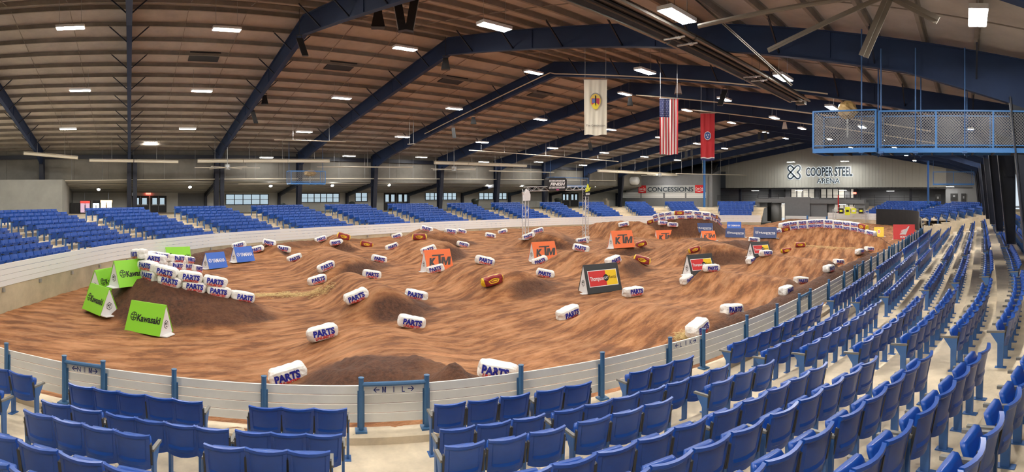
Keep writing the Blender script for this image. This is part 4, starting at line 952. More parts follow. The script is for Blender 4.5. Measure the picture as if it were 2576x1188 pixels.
for p, al in ((21.6, (-10.8, -2.4, 4.0, 12.3, 20.5, 29.0, 37.4, 45.9, 54.7, 61.3)), (29.2, (-10.8, -2.7, 4.0, 12.3, 20.4, 28.4, 37.1, 45.1, 52.8, 60.0)), (36.4, (-10.8, -4.2, 4.0, 12.4, 20.5, 28.4, 37.1, 45.1, 52.8, 60.5)),
              (13.2, (-5.6, 2.8, 10.8, 19.2, 27.1, 35.1, 41.5, 50.4, 60.2)), (6.5, (-5.6, 2.8, 10.8, 18.2, 25.2, 32.9, 40.6, 48.3, 57.4, 67.2)), (-.25, (-8., 1.5, 11.2, 31., 50., 70.))):
    n = 0
    for a in al:
        n += 1; z = zdeck(p) - (1.25 if p > 0 else .6)
        fixture(p, a, z, 'white LED ceiling fixture, %s from the left in %s' % (ordn(n), WHICH[p]), 'LED ceiling fixtures', hang=1.1 if p > 0 else .45)
for i, (x, y) in enumerate([(379, 358), (670, 397), (878, 393), (1060, 396), (1217, 408), (1355, 408), (1467, 416)]):
    p, a, z = onP(x, y, 44.6); fixture(p, a, z, 'LED fixture hung low under the far eave, %s from the left' % ordn(i + 1), 'LED fixtures under the far eave', hang=max(.1, zdeck(p) - z - .3), low=True)
SPOTL = mat('flood_lens', (.9, .9, .9), .5, emit=((1., .97, .92), LAMP))
for i, (x, y) in enumerate([(248, 476), (478, 470), (681, 467), (836, 466), (979, 465), (1227, 465), (1314, 466), (1499, 468)]):
    p, a, z = onP(x, y + 1, 47.5); e = empty('flood_light', W(p, a, z), (0, -.7, 0)); tag(e, 'small round flood light under the low concourse ceiling, %s from the left' % ordn(i + 1), 'light', 'concourse flood lights')
    mb = MB(); mb.tube([(0, 0, 0), (0, 0, .14), (0, 0, .2)], [.17, .14, .06], 10); mb.build('housing', DARK, e); mb = MB(); mb.tube([(0, 0, -.01), (0, 0, .0)], .14, 10); mb.build('lens', SPOTL, e)
    mb = MB(); mb.tube([(0, 0, .2), (-.15, 0, .5)], .015, 5); mb.build('bracket', DARK, e)
# ================================================================== RIGHT END OF THE HALL
AE = 78.0
er = struct(empty('wall_right_end')); pL, pR_ = 38.8, 2.9; zb = onA(2060, 474, AE)[2]
n = 36
for i in range(n):
    p0 = pR_ + (pL - pR_) * i / n; p1 = pR_ + (pL - pR_) * (i + 1) / n - .012
    mb = MB(); zt0, zt1 = zdeck(p0), zdeck(p1); z0 = zb if i < n - 1 else onA(1812, 432, AE)[2]
    mb.hull8([W(p0, AE, z0), W(p1, AE, z0), W(p1, AE, zt1), W(p0, AE, zt0)], [W(p0, AE + .1, z0), W(p1, AE + .1, z0), W(p1, AE + .1, zt1), W(p0, AE + .1, zt0)]); mb.build('wall_panel', BEIGE, er)
    mb = MB(); mb.box(W(p0 + .5, AE - .01, (z0 + zdeck(p0 + .5)) / 2), (.05, .03, zdeck(p0 + .5) - z0 - .2)); mb.build('panel_rib', BEIGE, er)
mb = MB(); mb.box(W((pL + pR_) / 2, AE - .02, zb - .06), (pL - pR_, .2, .12)); mb.build('wall_sill', DARK, er)
mb = MB(); mb.box((-20, AE + 5.1, 5), (48, .2, 8)); mb.build('recess_wall', GREYW, er)
mb = MB(); mb.box(W(-.2, AE + .3, 6), (6.4, .2, 9)); mb.box(W(44.5, AE + .4, 5.5), (10.5, .2, 9)); mb.build('flank_wall', GREYW, er)
mb = MB(); mb.box((-20, AE + 2.5, 2.2), (60, 5.4, .12)); mb.build('mezzanine_floor', GREYW, er)
slab('recess_ceiling', DARK, er, [W(-1, AE, zb + .1), W(42, AE, zb + .1), W(42, AE + 5.2, zb + .1), W(-1, AE + 5.2, zb + .1)], .1)
for x in (1862, 1937, 2150, 2291):
    p, a, z = onA(x, 480, AE + 1.5); mb = MB(); mb.box(W(p, a, (zb + 2.2) / 2), (.35, .35, zb - 2.2)); mb.build('recess_column', NAVYC, er)
# mezzanine windows (lit rooms behind dark mullions)
LITR = mat('lit_room', (.62, .58, .50), .8, emit=((1, .93, .8), .10))
mz = struct(empty('window_9')); A9 = AE + 3.4
for i in range(12):
    x0 = 1976 + 15 * i; P0 = onA(x0, 476, A9); P1 = onA(x0 + 12, 498, A9)
    mb = MB(); mb.box(W((P0[0] + P1[0]) / 2, A9, (P0[2] + P1[2]) / 2), (abs(P0[0] - P1[0]), .03, P0[2] - P1[2])); mb.build('pane', LITR if i % 5 != 0 else GREYW, mz)
mb = MB(); P0 = onA(1972, 474, A9); P1 = onA(2158, 499, A9); mb.box(W((P0[0] + P1[0]) / 2, A9 + .05, (P0[2] + P1[2]) / 2), (abs(P0[0] - P1[0]), .05, P0[2] - P1[2])); mb.build('window_frame', DARK, mz)
# halo-lit name sign
HALO = mat('sign_halo', (.9, .95, 1), .5, emit=((.80, .92, 1.), .42)); SIGND = mat('sign_dark_teal', (.02, .035, .05), .4)
sg = tag(empty('wall_sign', W(*onA(2062, 470, AE - .02))), 'halo-lit dark lettering with a knot emblem on the beige end wall', 'sign'); so = np.array(sg.location)
def sgn_text(txt, x0, x1, y0, y1, bold):
    P0 = np.array(W(*onA(x0, y0, AE - .05))); P1 = np.array(W(*onA(x1, y1, AE - .05))); c = (P0 + P1) / 2; w = P1[0] - P0[0]; h = P0[2] - P1[2]
    right, up = np.array((1., 0, 0)), np.array((0, 0, 1.))
    for b, m, dy, nm, k in ((bold + .035, HALO, 0., 'halo', 1.012), (bold, SIGND, -.08, 'letters', 1.)):
        co, fs = text_geo(txt, bold=b, mat_=m); s = w * k / (co[:, 0].max() - co[:, 0].min()); mb = MB()
        v = [c + right * x * s + up * y * h + np.array((0, dy, 0)) for x, y, _ in co]; mb.add(v, fs); o = mb.build(nm, m, sg); o.location = -so
sgn_text('COOPER STEEL', 2027, 2145, 421, 442, .05); sgn_text('ARENA', 2055, 2113, 448, 461, .02)
def knot(scale_w, m, dy, nm):
    c = np.array(W(*onA(1998, 433.5, AE - .05))); R_ = 19 * AE / cos((XV - 1998) / F) / F; mb = MB(); y = dy
    for flip in (1, -1):
        for sx in (1, -1):
            # one loop of the interlaced knot: a slanted stadium outline
            ax, az = .33 * R_ * sx, .33 * R_ * sx * flip; d = np.array((1, 0, -flip)) / sqrt(2); e = np.array((1, 0, flip)) / sqrt(2); pts = []
            for t in np.linspace(-pi / 2, pi / 2, 9): pts.append(c + np.array((ax, 0, az)) * 1.0 + e * sx * (.28 * R_ + .33 * R_ * cos(t)) + d * .33 * R_ * sin(t))
            pts = [pts[0] - e * sx * .75 * R_] + pts + [pts[-1] - e * sx * .45 * R_]
            for A, B in zip(pts[:-1], pts[1:]):
                mb.bar(A + np.array((0, y, 0)), B + np.array((0, y, 0)), .05, scale_w * R_, up=tuple(np.cross((B - A) / (np.linalg.norm(B - A) + 1e-9), (0, 1, 0))))
    o = mb.build(nm, m, sg); o.location = -so
knot(.30, HALO, 0., 'halo'); knot(.22, SIGND, -.10, 'emblem')
# concessions wall
AC = 67.0; cw = struct(empty('wall_concessions'))
mb = MB(); P0 = onA(1576, 443, AC); P1 = onA(1792, 505, AC); mb.box(W((P0[0] + P1[0]) / 2, AC, (P0[2] + 2.2) / 2), (P0[0] - P1[0], .2, P0[2] - 2.2)); mb.build('wall_face', GREYW, cw)
mb = MB(); P2 = onA(1700, 425, AC); slab('bulkhead', DARK, cw, [W(P0[0], AC, P0[2]), W(P1[0], AC, P0[2]), W(38.9, AE, P0[2] + 2.4), W(P0[0] + 2, AE, P0[2] + 2.4)], .1)
mb = MB(); q = [W(P1[0], AC, 2), W(38.7, AE, 2), W(38.7, AE, P0[2] + 1.2), W(P1[0], AC, P0[2])]; mb.hull8(q, [(x - .15, y, z) for x, y, z in q]); mb.build('return_wall', GREYW, cw)
for x0, x1 in ((1566, 1611), (1614, 1668), (1673, 1723), (1727, 1776)):
    Q0 = onA(x0, 484, AC - .12); Q1 = onA(x1, 498, AC - .12); k = 6; sh = empty('serving_shutter', W(Q0[0], AC - .12, Q1[2])); sh.parent = cw
    for i in range(k):
        mb = MB(); mb.box((0, 0, (Q0[2] - Q1[2]) * (i + .5) / k), (Q0[0] - Q1[0], .03 + .01 * (i % 2), (Q0[2] - Q1[2]) / k - .02)); o = mb.build('slat', WMETAL, sh); o.location = ((Q0[0] - Q1[0]) / 2, 0, 0)
LGREY = mat('sign_band_grey', (.40, .41, .41), .6)
cs = tag(empty('concession_sign', W(*onA(1690, 486, AC - .15))), 'long grey sign band with dark capitals and a red square at each end', 'sign'); co_ = np.array(cs.location)
Q0 = onA(1606, 467, AC - .15); Q1 = onA(1771, 486, AC - .15); mb = MB(); mb.box((W((Q0[0] + Q1[0]) / 2, AC - .15, (Q0[2] + Q1[2]) / 2)), (Q0[0] - Q1[0], .06, Q0[2] - Q1[2])); o = mb.build('sign_band', LGREY, cs); o.location = -co_
hh = Q0[2] - Q1[2]; cz = (Q0[2] + Q1[2]) / 2
fc = Face((0, 0, 0), (1, 0, 0), (0, 0, 1), cs); ctr = np.array(W((Q0[0] + Q1[0]) / 2, AC - .19, cz)) - co_; fc.A = ctr; ww = Q0[0] - Q1[0]
fc.text('CONCESSIONS', 0, 0, hh * .58, SIGND, width=ww * .70, bold=.03)
for sx in (-1, 1):
    fc.poly(R(sx * ww * .435 - ww * .062, -hh * .5, sx * ww * .435 + ww * .062, hh * .5), mat('cola_red', (.62, .02, .025), .5))
    fc.text('Coca-Cola', sx * ww * .435, .08 * hh, hh * .30, SWHITE, width=ww * .108, bold=.02, shear=.3)
    fc.poly([(sx * ww * .435 - ww * .055, -hh * .22), (sx * ww * .435, -hh * .34), (sx * ww * .435 + ww * .055, -hh * .18), (sx * ww * .435 + ww * .055, -hh * .12), (sx * ww * .435, -hh * .26), (sx * ww * .435 - ww * .055, -hh * .16)], SWHITE)
mb = MB(); c = np.array(W(*onA(1590, 455, AC - 2.6))); mb.tube([c + np.array((-1.0, 0, 0)), c + np.array((-.6, 0, .02)), c + np.array((1.0, 0, 0))], [.45, .58, .58], 12); tag(mb.build('air_duct', WMETAL, None, True), 'fat white air duct hanging left of the concession wall', 'duct')
# stage block between tunnels
AB = 70.0; st = struct(empty('wall_stage_block'))
def blk(x0, x1, y0, y1, m, name, a=AB, t=.3, parent=None, dz0=None):
    P0 = onA(x0, y0, a); P1 = onA(x1, y1, a); z1 = P1[2] if dz0 is None else dz0; mb = MB(); mb.box(W((P0[0] + P1[0]) / 2, a + t / 2, (P0[2] + z1) / 2), (abs(P0[0] - P1[0]), t, P0[2] - z1)); return mb.build(name, m, st if parent is None else parent)
blk(1974, 2037, 496, 560, GREYW, 'tall_panel', AB - .4, .3, dz0=.1); blk(2037, 2080, 504, 560, GREYW, 'low_panel', AB, .3, dz0=.1)
blk(1903, 1975, 500, 510, GREYW, 'tunnel_header', AB - .3, 1.5); blk(2037, 2174, 502, 513, GREYW, 'tunnel_header', AB - .3, 1.5)
blk(1903, 1911, 508, 566, GREYW, 'tunnel_jamb', AB, 3, dz0=0); blk(2150, 2176, 510, 560, GREYW, 'tunnel_jamb', AB, 3, dz0=0)
for x0, x1 in ((1941, 1966), (2081, 2101)):
    P0 = onA(x0, 511, AB + 1); P1 = onA(x1, 511, AB + 1); mb = MB(); c = ((P0[0] + P1[0]) / 2, AB + 1); mb.tube([W(*c, 0), W(*c, P0[2])], (P0[0] - P1[0]) / 2, 16); mb.build('round_pillar', mat('pillar_grey', (.22, .22, .22), .6), st, True)
blk(1911, 1941, 508, 566, BLACK, 'tunnel_back', AB + 5, .2, dz0=0); blk(1964, 1976, 514, 548, LITR, 'lit_doorway', AB + 4, .1); blk(2101, 2150, 515, 552, LITR, 'lit_doorway', AB + 4, .1); blk(1900, 2180, 498, 503, GREYW, 'mezzanine_edge', AB + 1.2, 7)
for x in (2110, 2122, 2134, 2146): blk(x, x + 2.2, 515, 552, DARK, 'mullion', AB + 3.9, .08)
blk(2101, 2150, 533, 536, DARK, 'transom', AB + 3.88, .08)
for i, (x0, x1, y0, y1) in enumerate(((1976, 2029, 543, 557), (2034, 2078, 545, 558), (2083, 2205, 547, 560))):
    P0 = onA(x0, y0, AB - 1.2); P1 = onA(x1, y1, AB - 1.2); e = tag(empty('rail_fence', W((P0[0] + P1[0]) / 2, AB - 1.2, P1[2])), ('short white board fence under the tall grey stage panel', 'short white board fence right of the blue post at the stage', 'white board fence behind the start gate truss')[i], 'fence'); h = (P0[2] - P1[2]) / 4
    for j in range(4): mb = MB(); mb.box((0, 0, h * (j + .5)), (P0[0] - P1[0], .05, h - .02)); mb.build('board', WMETAL, e)
    if i < 2:
        mb = MB(); mb.box(((P0[0] - P1[0]) / 2 + .1, 0, h * 2.1), (.18, .14, h * 4.6)); mb.build('post', PLATB, e)
def railing(x0, x1, y0, y1, a, label, nb=5):
    P0 = onA(x0, y0, a); P1 = onA(x1, y1, a); L = P0[0] - P1[0]; H = P0[2] - P1[2]; e = tag(empty('guard_rail', W((P0[0] + P1[0]) / 2, a, P1[2])), label, 'railing')
    k = max(2, int(L / 1.8))
    for i in range(k + 1): mb = MB(); mb.box((-L / 2 + L * i / k, 0, H / 2), (.05, .05, H)); mb.build('post', DARK, e)
    for j in range(nb): mb = MB(); mb.box((0, 0, H * (j + 1) / nb), (L, .03, .035)); mb.build('rail', DARK, e)
railing(1907, 1958, 488, 501, AB + .8, 'dark railing above the left tunnel'); railing(2062, 2200, 490, 503, AB + .9, 'dark railing above the right tunnel'); railing(1800, 1905, 492, 505, AB + 3, 'dark railing behind the seats right of the concessions'); railing(2200, 2312, 491, 522, AB + 3.5, 'dark railing behind the right end stand'); railing(1974, 2060, 484, 497, AB + 2.4, 'dark railing in front of the mezzanine windows')
mb = MB(); P0 = onA(2109, 491, AB - .8); P1 = onA(2109, 540, AB - .8); mb.tube([W(P0[0], P0[1], .3), W(*P0)], .1, 8); tag(mb.build('red_pole', RED), 'tall red pole standing behind the start gate', 'pole')
dr = struct(empty('door_20', W(*onA(1800, 512, AC + .0)))); 
def flat_door(x0, x1, y0, y1, a, nm):
    e = struct(empty(nm)); P0 = onA(x0, y0, a); P1 = onA(x1, y1, a); mb = MB(); mb.box(W((P0[0] + P1[0]) / 2, a, (P0[2] + P1[2]) / 2), (P0[0] - P1[0], .08, P0[2] - P1[2])); mb.build('door_leaf', BLACK, e)
    mb = MB(); mb.box(W((P0[0] + P1[0]) / 2, a - .06, P1[2] + (P0[2] - P1[2]) * .62), ((P0[0] - P1[0]) * .3, .02, (P0[2] - P1[2]) * .25)); mb.build('door_window', LITR if 'x' in nm else GREYW, e)
bpy.data.objects.remove(dr)
flat_door(1786, 1798, 485, 511, AE + .1, 'door_20'); flat_door(2352, 2367, 489, 512, AE + .05, 'door_21'); flat_door(2418, 2430, 487, 512, AE + .05, 'door_22'); flat_door(2391, 2409, 487, 505, AE + .12, 'door_23')
EXITM = mat('exit_red', (.7, .05, .04), .5, emit=((1, .12, .08), 2.0))
for i, (x, y, fn, d) in enumerate(((373, 486, onP, PW - .2), (1002, 475, onP, PW - 1.2), (1808, 481, onA, AE + .02), (2150, 486, onA, AE + 1.2))):
    c = W(*fn(x, y, d)); mb = MB(); mb.box((0, 0, 0), (.5, .1, .28) if fn is onA else (.1, .5, .28)); o = mb.build('exit_sign', EXITM, None, loc=c); tag(o, 'small glowing red exit sign, %s from the left' % ordn(i + 1), 'sign', 'exit signs')
for i, (x, y, a) in enumerate(((1900, 480, AE + 2.), (2010, 479, AE + 2.), (2120, 479, AE + 2.), (2240, 481, AE + 2.), (1967, 513, AB + 2.), (2118, 515, AB + 2.), (2390, 470, AE - 1.5), (1660, 440, AC - 2.))):  # middle balcony pair is added only to brighten the dark recess
    p, a, z = onA(x, y, a); fixture(p, a, z, 'small LED fixture over the right end balcony and tunnels, %s from the left' % ordn(i + 1), 'LED fixtures at the right end', rot=pi / 2, low=True)
for i, (x, y) in enumerate(((1990, 408), (2125, 406))):
    p, a, z = onA(x, y, AE - 3.); fixture(p, a, z, ('LED fixture before the end wall above the knot emblem', 'LED fixture before the end wall above the lettering')[i], 'LED fixtures at the right end', rot=pi / 2, hang=max(.2, zdeck(p) - z - .1))
# blue slender columns
for i, (x, a, yt) in enumerate(((1772, 66., 395), (2335, 68., 395))):
    p, a, z = onA(x, yt, a); mb = MB(); zt_ = min(zdeck(p) - .9, 30); 
    for s in (-1, 1): mb.box(W(p + s * .11, a, (2 + zt_) / 2), (.02, .25, zt_ - 2))
    mb.box(W(p, a, (2 + zt_) / 2), (.22, .02, zt_ - 2)); tag(mb.build('steel_column', PLATB), ('slender blue steel column at the right end of the concession sign', 'slender blue steel column above the right end stand')[i], 'column')
# black mesh windscreen on the end fence
MESHB = mat('windscreen', (.012, .012, .013), .85, var=.2, vscale=2)
mb = strip_section(ENDC, [(-.3, .25), (-.3, 2.35), (-.27, 2.35), (-.27, .25), (-.3, .25)], ENDC.s_at_px(2343) or 1, ENDC.s_at_px(2208) or 9, .7); e = tag(empty('windscreen', W(*ENDC.at(5, -.3)[0], .2)), 'black mesh windscreen stretched across the right end of the dirt', 'screen')
o = mb.build('mesh_sheet', MESHB, e); o.location = -np.array(e.location)
s0, s1 = ENDC.s_at_px(2343) or 1, ENDC.s_at_px(2208) or 9
for i in range(6):
    q, _ = ENDC.at(s0 + (s1 - s0) * i / 5, -.24); mb = MB(); mb.tube([W(*q, .1), W(*q, 2.6)], .03, 6); o = mb.build('post', STEELG, e); o.location = -np.array(e.location)

# ================================================================== TRUSSES
TRUSS = mat('truss_aluminium', (.62, .63, .64), .4, .4)
def truss(mb, A, B, w=.29, step=.4):
    A = np.array(A, float); B = np.array(B, float); d = B - A; L = np.linalg.norm(d); d /= L; u = np.array((0, 0, 1.)) if abs(d[2]) < .9 else np.array((0, 1., 0)); x = np.cross(d, u); x /= np.linalg.norm(x); y = np.cross(x, d)
    C = [(x * i + y * j) * w / 2 for i, j in ((-1, -1), (1, -1), (1, 1), (-1, 1))]; n = max(2, int(L / step))
    for c in C: mb.tube([A + c, B + c], .024, 5)
    for i in range(n):
        for k in range(4):
            c0, c1 = C[k], C[(k + 1) % 4]; P = A + d * L * i / n; Q = A + d * L * (i + 1) / n
            mb.tube([P + c0, Q + c1] if i % 2 else [P + c1, Q + c0], .013, 4, False)
    return mb
pl_, al_, zl_, rl_ = hit(1322, 603); pr_, ar_, zr_, rr_ = hit(1473, 606); 
fa = tag(empty('finish_arch', W(pl_, al_, zl_)), 'white truss arch over the track carrying a black finish board', 'arch'); fo_ = np.array(fa.location)
zt_ = EYE + (Y0 - 476) / F * rl_; zt2 = EYE + (Y0 - 473) / F * rr_
TL, TR = np.array(W(pl_, al_, zt_)), np.array(W(pr_, ar_, zt2))
for (p, a, z), T in (((pl_, al_, zl_), TL), ((pr_, ar_, zr_), TR)):
    o = truss(MB(), W(p, a, z), T).build('tower', TRUSS, fa); o.location = -fo_; mb = MB(); mb.box(W(p, a, z + .02), (.7, .7, .04)); o = mb.build('base_plate', TRUSS, fa); o.location = -fo_
o = truss(MB(), TL, TR).build('cross_truss', TRUSS, fa); o.location = -fo_
right = (TR - TL); Lx = np.linalg.norm(right); right /= Lx; up = np.array((0, 0, 1.)); nrm = np.cross(right, up)
def arch_face(fr, dz, off): return Face(TL + right * Lx * fr + up * dz + nrm * off - fo_, right, up, fa)
S_ = rr_ / F                                              # metres per pixel there
bw, bh = 31 * S_, 15.5 * S_; ch = .35 * bh
octo = [(-bw + ch, -bh), (bw - ch, -bh), (bw, -bh + ch), (bw, bh - ch), (bw - ch, bh), (-bw + ch, bh), (-bw, bh - ch), (-bw, -bh + ch)]
f = arch_face(.475, 10.5 * S_, .2); mb = MB(); mb.prism(octo, f.A - f.n * .4, f.r, f.u, f.n, .4); f.parent = mb.build('finish_board', BLACK, fa)
f.many([[(-bw * .9, y0), (bw * .8, y0), (bw * .86, y0 + bh * .02), (-bw * .86, y0 + bh * .02)] for y0 in (.30 * bh, -.38 * bh)], SWHITE)
f.many([[(-bw * .9 + i * bw * .13, y0), (-bw * .9 + i * bw * .13 + bw * .08, y0), (-bw * .9 + i * bw * .13 + bw * .12, y0 + bh * .22), (-bw * .9 + i * bw * .13 + bw * .04, y0 + bh * .22)] for y0 in (.38 * bh, -.66 * bh) for i in range(13)], SWHITE)
f.text('FINISH', 0, 0, bh * .46, SWHITE, width=bw * 1.6, bold=.06, shear=.25); f.poly(R(-bw * .14, -.94 * bh, bw * .14, -.76 * bh), mat('magenta', (.5, .05, .25), .5))
GL_YEL = mat('logo_yellow', (.75, .80, .03), .4)
f = arch_face(1.0, -6 * S_, .22); k = S_
mb = MB(); mb.prism([(-9.5 * k, -15 * k), (9.5 * k, -15 * k), (9.5 * k, 0), (4 * k, 2 * k), (-9.5 * k, 0)], f.A - f.n * .15, f.r, f.u, f.n, .15); f.parent = mb.build('logo_board', BLACK, fa)
f.many([[(-9 * k, -4 * k), (-4 * k, -4 * k), (1 * k, 7 * k), (2 * k, 16 * k), (-1 * k, 16 * k)], [(2 * k, 16 * k), (-1 * k, 16 * k), (5 * k, -1 * k), (9 * k, -2 * k)], [(-4 * k, -1 * k), (14 * k, 9 * k), (10 * k, 4 * k), (0, -4 * k)]], GL_YEL); f.many([R(-7 * k + i * 3 * k, -12 * k, -5 * k + i * 3 * k, -7 * k) for i in range(5)], SWHITE)
f = arch_face(0., -14 * S_, .22); mb = MB(); mb.prism([(-10 * k, -12 * k), (8 * k, -12 * k), (9 * k, 2 * k), (4 * k, 10 * k), (-2 * k, 14 * k), (-6 * k, 6 * k), (-15 * k, 8 * k), (-10 * k, 1 * k)], f.A - f.n * .12, f.r, f.u, f.n, .12); mb.build('logo_board', SWHITE, fa)
p, a, z, r = hit(1476, 611); ph = (XV - 1476) / F; e = tag(empty('number_board', W(p, a, z - .02), ph + .25), 'small white number board leaning at the right finish tower', 'sign')
mb = MB(); mb.box((0, 0, .26), (.36, .04, .52), ry=.2); pb = mb.build('board', SWHITE, e); f = Face((0, -.025, .27), (.98, 0, -.2), (.2, 0, .98), pb); f.text('301', 0, 0, .16, INK, width=.3, bold=.04)
# start gate truss at the right end
P0 = onA(2099, 526, 64.5); P1 = onA(2181, 533, 64.5); sgt = tag(empty('start_truss', W(P0[0], 64.5, .7)), 'low white truss hung with yellow and black banners before the right tunnel', 'truss'); go = np.array(sgt.location)
for P in (P0, P1): o = truss(MB(), W(P[0], 64.5, .6), W(*P), .35).build('tower', TRUSS, sgt); o.location = -go
o = truss(MB(), W(*P0), W(*P1), .35).build('cross_truss', TRUSS, sgt); o.location = -go
for x, m1, m2 in ((2116, BLACK, GL_YEL), (2132, GL_YEL, BLACK), (2148, GL_YEL, SWHITE), (2166, BLACK, GL_YEL)):
    c = np.array(W(*onA(x, 531, 64.2))); mb = MB(); mb.box(c, (.62, .06, 1.0 if x == 2132 else .65)); o = mb.build('banner', m1, sgt); o.location = -go; mb = MB(); mb.box(c - np.array((0, .05, 0)), (.36, .03, .25)); o = mb.build('banner_print', m2, sgt); o.location = -go
# ================================================================== THINGS UNDER THE ROOF
# flags
def flag(x0, x1, y0, y1, r, name, label, paint, mats, wave=.05, nx=28, ny=44):
    xm = (x0 + x1) / 2; ph = (XV - xm) / F; p, a, zt = onR(xm, y0, r); zb_ = EYE + (Y0 - y1) / F * r; w = (x1 - x0) / F * r; e = tag(empty(name, W(p, a, zb_), ph), label, 'flag'); H = zt - zb_; mb = MB(); vs = []
    for j in range(ny + 1):
        for i in range(nx + 1):
            u, v = i / nx, j / ny; k = .25 + .75 * (1 - v); y = wave * k * (sin(u * 15 + v * 2.2) + .5 * sin(u * 31 - v * 3)) ; vs.append(((u - .5) * w * (.97 + .03 * v), y, v * H + .02 * sin(u * 9) * (1 - v)))
    fs = []; ms = []
    for j in range(ny):
        for i in range(nx): b = j * (nx + 1) + i; fs.append((b, b + 1, b + nx + 2, b + nx + 1)); ms.append(paint((i + .5) / nx, (j + .5) / ny))
    mb.add(vs, fs); mb.m = ms; mb.build('cloth', mats, e, True)
    mb = MB(); mb.tube([(-w * .53, 0, H), (w * .53, 0, H)], .015, 6); zr = zdeck(p) + .03
    for s in (-1, 1): mb.tube([(s * w * .45, 0, H), (s * w * .45, 0, max(H + .3, zr - zb_))], .006, 4)
    mb.build('hanging_pole', STEELG, e); return e, w, H
FW = mat('flag_cream', (.78, .74, .62), .8); FR_ = mat('flag_red', (.52, .025, .035), .7); FB_ = mat('flag_blue', (.02, .03, .12), .7); FWH = mat('flag_white', (.78, .74, .72), .7)
def us(u, v):
    if u < .53 and v > .66: return 1
    return 0 if int(u * 13) % 2 == 0 else 2
e, w, H = flag(1659, 1706, 248, 389, 23.4, 'national_flag', 'red, white and blue striped flag with stars hanging from the roof', us, [FR_, FB_, FWH], .03, 39, 30)
mb = MB()
for r_ in range(9):
    for c_ in range(6 if r_ % 2 == 0 else 5):
        cx = -w * .5 + w * .53 * ((c_ + .5 + (.5 if r_ % 2 else 0)) / 6.3); cz = H * (.675 + .31 * (r_ + .5) / 9); q = [(cx + .017 * (1 if k % 2 == 0 else .42) * sin(k * pi / 5), -.055, cz + .017 * (1 if k % 2 == 0 else .42) * cos(k * pi / 5)) for k in range(10)]; mb.add(q, [tuple(range(10))[::-1]])
mb.build('stars', FWH, e)
def tn(u, v): return 2 if .045 < v < .06 else (1 if v <= .045 else 0)
e, w, H = flag(1762, 1798, 285, 404, 28.5, 'state_flag', 'red flag with a white-rimmed blue disc hanging from the roof', tn, [FR_, FB_, FWH], .045, 20, 46)
for rr, m, y in ((.24, FWH, -.085), (.205, mat('flag_disc', (.05, .10, .32), .7), -.10)):
    mb = MB(); mb.add([(w * rr * cos(t), y, H * .52 + w * rr * 1.25 * sin(t)) for t in np.linspace(0, 2 * pi, 25)[:-1]], [tuple(range(24))]); mb.build('disc', m, e)
mb = MB()
for k in range(3):
    cx, cz = w * .09 * cos(k * 2.1 + .6), H * .52 + w * .11 * sin(k * 2.1 + .6); mb.add([(cx + w * .075 * (1 if j % 2 == 0 else .42) * sin(j * pi / 5), -.115, cz + w * .075 * (1 if j % 2 == 0 else .42) * cos(j * pi / 5)) for j in range(10)], [tuple(range(10))[::-1]])
mb.build('stars', FWH, e)
e, w, H = flag(1469, 1527, 200, 340, 20.3, 'white_banner', 'cream banner with a coloured crest and dark script hanging from the roof', lambda u, v: 0, [FW], .03)
f = Face((0, -.06, H * .60), (1, 0, 0), (0, 0, 1), e)
f.disc(0, .10, .20, mat('crest_grey', (.25, .25, .25), .7), ky=1.15); f.disc(0, .02, .20, mat('crest_gold', (.75, .52, .10), .7), ky=1.35); f.poly([(-.15, .12), (.15, .12), (.15, -.08), (0, -.26), (-.15, -.08)], mat('crest_red', (.55, .06, .10), .7)); f.poly([(-.13, .10), (-.02, .10), (-.02, -.06), (-.13, -.06)], mat('crest_blue', (.12, .18, .5), .7)); f.disc(0, -.18, .12, mat('crest_yellow', (.85, .70, .06), .7)); f.poly([(-.02, .24), (.03, .2), (.025, -.2), (-.02, -.1)], INK)
f2 = Face((0, -.06, H * .17), (1, 0, 0), (0, 0, 1), e); f2.text('The Celebration', .0, 0, .075, INK, width=w * .82, bold=0.)
# loudspeakers and lamps hung from the frames
def hung_box(x, y0, y1, wpx, r, label, lean=0., cat='speaker', m=BLACK, bell=False):
    p, a, zt = onR(x, y0, r); zb_ = EYE + (Y0 - y1) / F * r; h = zt - zb_; w = wpx / F * r; ph = (XV - x) / F; e = tag(empty('hanging_speaker', W(p, a, zb_), ph), label, cat, 'loudspeakers hung from the frames'); mb = MB(); mb.k = 0
    d = w * .8
    b0 = .5 if not bell else .62; t0 = .5 if not bell else .32
    lo = [(-w * b0, -d * b0, 0), (w * b0, -d * b0, 0), (w * b0, d * b0, 0), (-w * b0, d * b0, 0)]; hi = [(s * w * t0 - lean * h, t * d * t0, h * .86) for s, t in ((-1, -1), (1, -1), (1, 1), (-1, 1))]
    mb.hull8(lo, hi); mb.build('cabinet', m, e); mb = MB(); mb.hull8([(x_ * .9, y_ * .9 - (.002), z_ - .012) for x_, y_, z_ in lo], [(x_ * .9, y_ * .9, z_ - .002) for x_, y_, z_ in lo]); mb.build('grille', DARK, e)
    mb = MB(); cx = -lean * h; mb.box((cx - w * .35, 0, h * .93), (.02, .03, h * .2)); mb.box((cx + w * .35, 0, h * .93), (.02, .03, h * .2)); mb.box((cx, 0, h * 1.03), (w * .9, .05, .03)); zr = zdeck(p) - .25
    mb.tube([(cx, 0, h * 1.03), (cx, 0, max(h * 1.05, zr - zb_))], .012, 5); mb.build('yoke', DARK, e)
